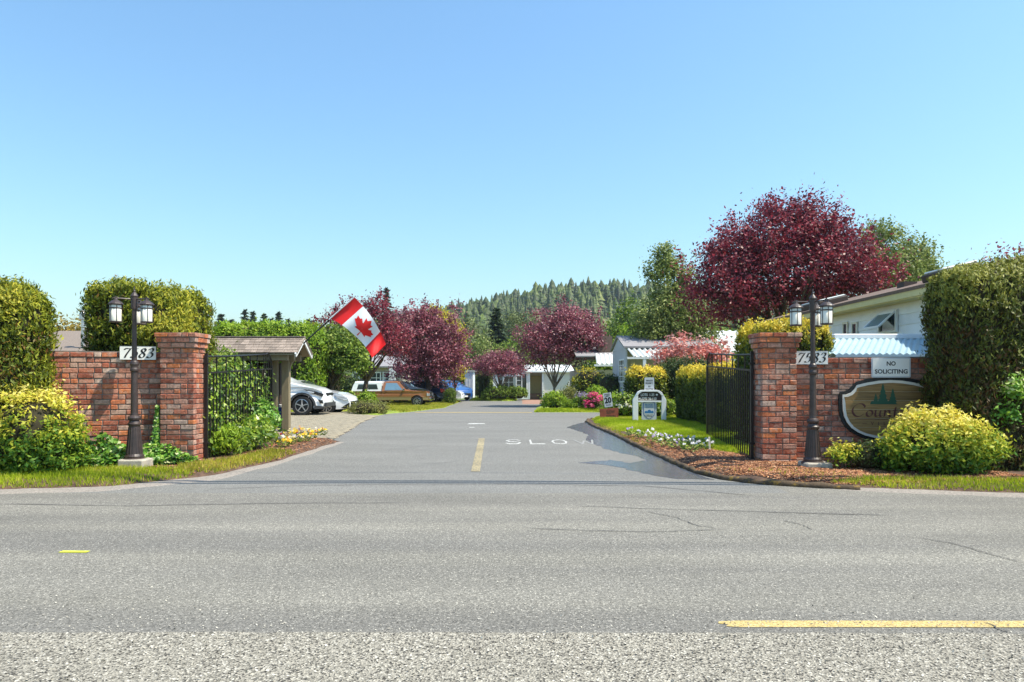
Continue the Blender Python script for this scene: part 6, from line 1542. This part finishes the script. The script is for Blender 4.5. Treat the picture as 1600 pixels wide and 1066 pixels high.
tree('yellow_tree', 'small yellow green tree beside the white shed wall', 'tree', (PX(712, 54), 53.5, -.45), 1.2, .08, [(0, 0, 2.4, .75, .7, .9), (-.2, 0, 3.0, .5, .5, .6)], MT['yellowtree'], 90, 30, .16, .14, seed=55)
hedge('clipped_bush', 'clipped round green bush between the navy and white cars', 'shrub', (PX(703, 49.3), 49.3, .12), (.4, .42, .55), .4, 0, MT['green'], .08, .5, .04, 2, 66, 0, .1, tuft=(260, 12, .06))
# end of the street
for i, (px, Yc, h, r_) in enumerate([(751, 58.6, 1.95, .22), (759, 59.4, 2.3, .28)]):
    hedge('columnar_yew', ['dark slim yew, the left one of the pair at the street end', 'taller dark yew beside the small mauve plum'][i], 'shrub', (PX(px, Yc), Yc, -.35+h/2), (r_, r_, h/2+.05), r_*.95, 0, MT['darkgreen'], .1, .4, .05, 3, 70+i, 0, .1, tuft=(220, 12, .06))
sh_ = [('spreading_shrub', 'low spreading bright green shrub under the small mauve plum', (PX(777, 57.3), 57.3, -.35), [(0, 0, .55, 1.2, .7, .65), (-.7, 0, .35, .7, .6, .4)], 'green'),
       ('spreading_shrub', 'green mounded shrub against the white cottage bay', (PX(806, 57.6), 57.6, -.35), [(0, 0, .5, 1.0, .7, .6)], 'green'),
       ('round_bush', 'round bright green bush at the corner of the far border', (PX(865, 31.4), 31.4, -.05), [(0, 0, .38, .5, .45, .42)], 'bright'),
       ('ornamental_grass', 'tall brownish grass clump below the far purple plum', (PX(888, 35.5), 35.5, -.15), [(0, 0, .55, .48, .4, .55)], 'heather'),
       ('leafy_perennial', 'low bright green perennials right of the round bush', (PX(893, 31), 31, -.05), [(0, 0, .18, .4, .3, .22)], 'bright'),
       ('leafy_perennial', 'green strappy clump below the lilac spikes', (PX(912, 31), 31, -.05), [(0, 0, .28, .5, .3, .32)], 'vine'),
       ('leafy_perennial', 'large bright leaved plant rising above the pink rhododendron', (PX(932, 32.5), 32.5, -.05), [(0, 0, .62, .42, .4, .42)], 'bright'),
       ('golden_shrub', 'yellow crowned shrub right of the far purple plum', (PX(920, 38), 38, -.25), [(0, 0, 1.3, .95, .7, 1.05), (-.5, 0, 1.0, .7, .6, .8)], 'hedge_yel'),
       ('laurel', 'large dark rounded evergreen shrub left of the grey house', (PX(955, 35.5), 35.5, -.2), [(0, 0, 1.0, .85, .7, 1.0), (.3, -.4, .6, .8, .6, .7)], 'darkgreen'),
       ('leafy_perennial', 'yellow green leafy plant directly behind the red brown board', (PX(962, 22.6), 22.6, .1), [(0, 0, .35, .42, .3, .42)], 'bright'),
       ('leafy_perennial', 'pale yellow flowering plant between the board and the white entrance sign', (PX(978, 22.2), 22.2, .1), [(0, 0, .36, .4, .3, .4)], 'vine'),
       ('leafy_perennial', 'yellowish foliage plant seen through the white entrance sign', (PX(1030, 21.9), 22.0, .1), [(0, 0, .3, .5, .3, .4)], 'vine'),
       ('heather_mound', 'yellow brown heather mound at the corner of the parking pad', (PX(578, 26.4), 26.5, .03), [(0, 0, .18, .75, .45, .28), (-.5, .2, .15, .4, .3, .2)], 'heather'),
       ('garden_perennial', 'mixed green and yellow garden plant before the pickup tailgate', (PX(545, 31.5), 31.5, -.05), [(0, 0, .35, .5, .4, .5)], 'vine'),
       ('garden_perennial', 'leafy green plant in front of the pickup bed', (PX(573, 31.0), 31.0, -.05), [(0, 0, .4, .42, .4, .45)], 'bright'),
       ('garden_shrub', 'green shrub against the beige house beside the tree trunk', (PX(535, 50), 50, -.45), [(0, 0, 1.2, 1.3, .9, 1.3)], 'green'),
       ('garden_shrub', 'dark bush behind the white canopy of the pickup', (PX(550, 49), 49, -.45), [(0, 0, .9, .8, .8, 1.0)], 'darkgreen')]
for nm, lb, bs, bl, m_ in sh_:
    big = max(b[3] for b in bl); d = bs[1]
    shrub(nm, lb, 'shrub' if 'shrub' in nm or nm in ('round_bush', 'laurel', 'heather_mound') else 'plant', bs, bl, MT[m_], int(110+90*big), 13, .07+.03*big, .05+.0022*d, .5 if m_ != 'heather' else .25, topv=.5 if m_ == 'hedge_yel' else 0, core=nm != 'ornamental_grass', axis=(0, 0, 1.2) if nm in ('ornamental_grass',) else None, stems=0)
o = shrub('rhododendron', 'pink flowering rhododendron at the road edge left of the speed sign', 'shrub', (PX(927, 29.9), 29.9, .0), [(0, 0, .32, .36, .3, .34)], MT['green'], 80, 12, .07, .1, .5, stems=0)
P, ou, v, C = clusters([(PX(930, 29.8), 29.75, .42, .34, .28, .3), (PX(920, 29.8), 29.7, .2, .22, .2, .18)], 46, 16, .06, (.8, 1.05), -.2)
leaves('blossom', MT['pink'], o, P, ou, .09, .8, v=v)
P, ou, v, C = clusters([(PX(911, 31), 30.9, .5, .45, .3, .14)], 26, 10, .04, (.5, 1.0), -.2)
o = thing('lilac_flower_spikes', 'pale lilac flower spikes above the strappy green clump', 'flower', (PX(911, 31), 30.9, 0)); P2 = P.copy(); P2[:, 2] += rng.uniform(0, .2, len(P)); leaves('blossom', MT['purple'], o, P2, ou, .07, .4, axis=np.tile([0, 0, 1.], (len(P), 1)), v=v)
mb = MB()
for c in C[:14]: mb.tube([(c[0], c[1], .0), (c[0]+.02, c[1], c[2]+.1)], .006, 4)
mb.build('stem', MT['bark'], o)
P, ou, v, C = clusters([(PX(975, 22), 22.0, .42, .36, .25, .2)], 16, 9, .03, (.8, 1.0), 0)
o = thing('white_flowers', 'scattered white blossoms by the plants right of the speed sign', 'flower', (PX(975, 22), 22, .1)); leaves('blossom', MT['white_petal'], o, P, ou, .06, .9, v=v)

# ================================================================== BACKGROUND
hx = np.linspace(-520, 520, 105); hy = np.linspace(120, 900, 60)
def ridge(x, y):
    """wooded hill filling the view beyond the street"""
    pxr = x/500*F+800
    crest = np.interp(pxr, [-400, 300, 560, 640, 700, 760, 850, 900, 1000, 1100, 1300, 1900], [0, 2, 20, 33, 39, 45, 53, 56, 55, 52, 38, 10])
    t = np.clip((y-150)/350, 0, 1); t = t*t*(3-2*t)
    return crest*t*(1-.25*np.clip((y-520)/300, 0, 1))+2.5*nz(np.stack([x, y], -1).reshape(-1, 2), .012, 9).reshape(np.shape(x))*t-.5
HX, HY = np.meshgrid(hx, hy); HZZ = ridge(HX, HY)
ids = np.arange(HX.size).reshape(HX.shape)
f = np.stack([ids[:-1, :-1].ravel(), ids[:-1, 1:].ravel(), ids[1:, 1:].ravel(), ids[1:, :-1].ravel()], 1)
o = mesh_np('hill', np.stack([HX.ravel(), HY.ravel(), HZZ.ravel()], 1), f, MT['hill'], smooth=True); o['kind'] = 'structure'
# forest on the hill as one mass of conifers
def blunt_np(h, w, seed, k=9):
    r = np.random.default_rng(seed); V = []; Fs = []; val = []
    T = 6
    for t in range(T):
        z0 = h*(.1+.8*t/T); rad = w*math.sin(math.pi*(.25+.68*t/T))*r.uniform(.85, 1.15); b = len(V); V.append((r.uniform(-.1, .1)*w, r.uniform(-.1, .1)*w, min(h, z0+h*.3)))
        for i in range(2*k):
            a = math.pi*i/k+t; rr = rad*(r.uniform(.8, 1.2) if i % 2 == 0 else r.uniform(.5, .75)); V.append((rr*math.cos(a), rr*math.sin(a), z0+h*r.uniform(-.06, .05)))
        for i in range(2*k): Fs.append((b, b+1+i, b+1+(i+1) % (2*k))); val.append(r.uniform(.25, 1))
    return np.array(V), np.array(Fs), np.array(val)
prot = [blunt_np(.8, .26, 21), blunt_np(.7, .3, 22), blunt_np(.85, .22, 23)]+[conifer_np(1.0, w_, t_, s_) for w_, t_, s_ in ((.2, 8, 1), (.26, 7, 2), (.17, 9, 3), (.32, 6, 4), (.23, 8, 5), (.38, 5, 6))]
N = 4600; Vs = []; Fs = []; vals = []; nb = 0
x_ = rng.uniform(-150, 330, N*2); y_ = rng.uniform(190, 560, N*2)**1.0
keep = (np.abs(x_) < y_*.62+20) & (x_/y_ > -.3); x_, y_ = x_[keep][:N], y_[keep][:N]; z_ = ridge(x_, y_)
for i in range(len(x_)):
    v0, f0, va = prot[rng.integers(len(prot))]; h = rng.uniform(6.5, 15.5)*(1.08 if y_[i] > 430 else .85)*(1.2 if rng.uniform() < .12 else 1); a = rng.uniform(0, 6.28); wsc = (h*.7+4)*rng.uniform(.9, 1.3)
    c_, s_n = math.cos(a), math.sin(a)
    q_ = np.stack([(v0[:, 0]*c_-v0[:, 1]*s_n)*wsc+x_[i], (v0[:, 0]*s_n+v0[:, 1]*c_)*wsc+y_[i], v0[:, 2]*h+z_[i]], 1)
    Vs.append(q_); Fs.append(f0+nb); nb += len(v0); vals.append(np.clip(va*.45+rng.uniform(0, .55), 0, 1))
o = mesh_np('conifer_forest', np.vstack(Vs), np.vstack(Fs), MT['fir'], val=np.concatenate(vals)); tag(o, 'dense conifer forest covering the hill behind the street', kind='stuff')
# paler broadleaf wood on the lower slope
B = []
for _ in range(170):
    y = rng.uniform(120, 230); x = rng.uniform(-.22, .42)*y; B.append((x, y, float(ridge(np.array([x]), np.array([y]))[0])+rng.uniform(3, 5.5), rng.uniform(2.5, 4.5), rng.uniform(2.5, 4), rng.uniform(2.8, 4.8)))
P, ou, v, C = clusters(B, 5200, 14, .6, (.75, 1.0), -.5); o = leaves('broadleaf_wood', MT['olive'], None, P, ou, .75, .7, w_rnd=1.0, v=v); tag(o, 'pale broadleaf wood at the foot of the conifer hill', kind='stuff')
# single trees one can tell apart
branch_conifer('spruce_tree', 'dark spruce with drooping boughs in the middle of the background', (PX(776, 92), 92, -.6), 11.6, 3.4, MT['spruce'], 90, .9, seed=5, per=34)
branch_conifer('spruce_tree', 'slim dark conifer tip far left of the spruce above the plum', (PX(604, 150), 150, 0), 21.5, 4.2, MT['spruce'], 70, 1.3, seed=6)
for i, (px, py, Yc, r_, m_, lb) in enumerate([(722, 500, 88, 3.4, 'olive', 'grey green tree right of the yellow treetop'), (745, 528, 82, 2.8, 'birch', 'paler leafy tree between the yellow treetop and the spruce'),
        (812, 486, 110, 3.3, 'olive', 'pale grey tree just right of the dark spruce'), (835, 505, 95, 2.6, 'olive', 'small grey tree behind the far purple plum'), (800, 532, 84, 2.4, 'green', 'green bushy tree below the dark spruce'),
        (958, 515, 80, 2.8, 'olive', 'dull green tree behind the far purple plum on its right side'), (650, 505, 96, 3.2, 'olive', 'grey green tree hidden low behind the left plums'), (985, 480, 75, 2.4, 'green', 'dark green tree left of the pointed birch')]):
    ht = PZ(py, Yc)+.45
    tree('background_tree', lb, 'tree', (PX(px, Yc), Yc, -.45), ht*.35, .22, [(0, 0, ht-r_*1.1, r_, r_, r_*1.1), (-r_*.6, 0, ht-r_*1.9, r_*.9, r_*.8, r_), (r_*.6, 0, ht-r_*2.0, r_*.9, r_*.8, r_), (0, -.5, ht*.38, r_*1.0, r_*.8, ht*.3)], MT[m_], 380, 26, .5, .36, nlimb=14, shoots=14, seed=80+i, zmin=-.8)
for i, (px, py, w_) in enumerate([(345, 491, 3.4), (383, 484, 3.8), (395, 487, 2.6), (413, 490, 2.2), (435, 488, 2.6), (450, 498, 2.2), (482, 499, 2.0), (490, 500, 2.4), (362, 499, 3.0), (425, 497, 2.0), (460, 503, 2.4)]):
    w_ *= 1.35; Yc = 165+(i % 3)*8; h = PZ(py, Yc)
    lbs = ['broad conifer leftmost on the skyline above the mail shelter', 'tallest airy pine on the skyline above the shelter', 'thin pine leaning on the tallest skyline pine', 'low pine in the middle of the left skyline', 'dark round headed pine on the left skyline', 'little pine right of the round headed skyline pine',
           'left one of the small skyline pair before the plum', 'right one of the small skyline pair before the plum', 'low dark pine between the leftmost conifer and the tallest pine', 'low pine just left of the round headed skyline pine', 'lowest pine on the left skyline']
    branch_conifer('skyline_pine', lbs[i], (PX(px, Yc), Yc, 0), h, w_, MT['spruce'], 44, 1.5, seed=90+i, start=.25 if i % 2 else .5, group='pines on the left skyline', per=16)
B = [(rng.uniform(-110, -30), rng.uniform(150, 180), rng.uniform(4, 10), rng.uniform(4, 7), 4, rng.uniform(3.5, 5)) for _ in range(70)]
P, ou, v, C = clusters(B, 2600, 12, .9, (.7, 1.0), -.4); o = leaves('skyline_wood', MT['darkgreen'], None, P, ou, 1.1, .7, v=v); tag(o, 'low dark wood along the left skyline', kind='stuff')
tree('autumn_tree', 'rusty yellow tree between the two tall left hedges', 'tree', (PX(105, 34), 34, 0), 2, .15, [(0, 0, 3.3, 1.6, 1.2, 1.1), (-1.2, 0, 3.1, 1.2, 1, 1)], leafmat('rusty_leaf', [(0, (.12, .08, .015)), (.6, (.28, .2, .03)), (1, (.42, .3, .05))]), 120, 24, .25, .17, nlimb=8, seed=99)
MB().tube([(PX(466, 150), 150, 0), (PX(466, 150), 150, PZ(494, 150))], .2, 6)
# overhead cables whose shadow crosses the street; they hang just above the picture
UP = []
for k, (y0, zc, dr, lb) in enumerate(((7.95, 6.9, .045, 'upper overhead cable bundle strung along the main road'), (7.82, 6.75, .04, 'lower overhead cable bundle strung along the main road'), (8.55, 8.4, .011, 'highest thin overhead wire along the main road'))):
    o = thing('overhead_cable', lb, 'cable', (-24, y0, zc)); pts = []
    for i in range(61):
        x = -24+52*i/60; t = (x-2)/26; bow = .32*math.exp(-((x-2.6)/5.5)**2)
        pts.append((x, y0-.26+bow-.012*(x-3)*.9, zc-.25+.55*t*t))
    MB().tube(pts, dr, 6).build('strand', MT['black'], o)
for x in (-24, 28):
    o = thing('utility_pole', 'wooden utility pole carrying the cables, beyond the %s edge of view' % ('left' if x < 0 else 'right'), 'utility pole', (x, 8.4, 0))
    MB().tube([(x, 8.4, -.2), (x, 8.4, 10.2)], [.16, .11], 10).build('shaft', MT['bark'], o); MB().box((x, 8.2, 8.5), (.1, 1.6, .12)).build('crossarm', MT['bark'], o)

# thin summer haze
hz_m, nt, b = newmat('haze'); nt.nodes.remove(b)
pv = nt.nodes.new('ShaderNodeVolumePrincipled'); pv.inputs['Color'].default_value = (.75, .86, .95, 1); pv.inputs['Density'].default_value = HAZE; pv.inputs['Anisotropy'].default_value = .2
nt.links.new(pv.outputs[0], nt.nodes['Material Output'].inputs['Volume'])
if HAZE > 0:
    o = MB().box((0, 470, 44), (1240, 1090, 92)).build('haze', hz_m); o['kind'] = 'stuff'
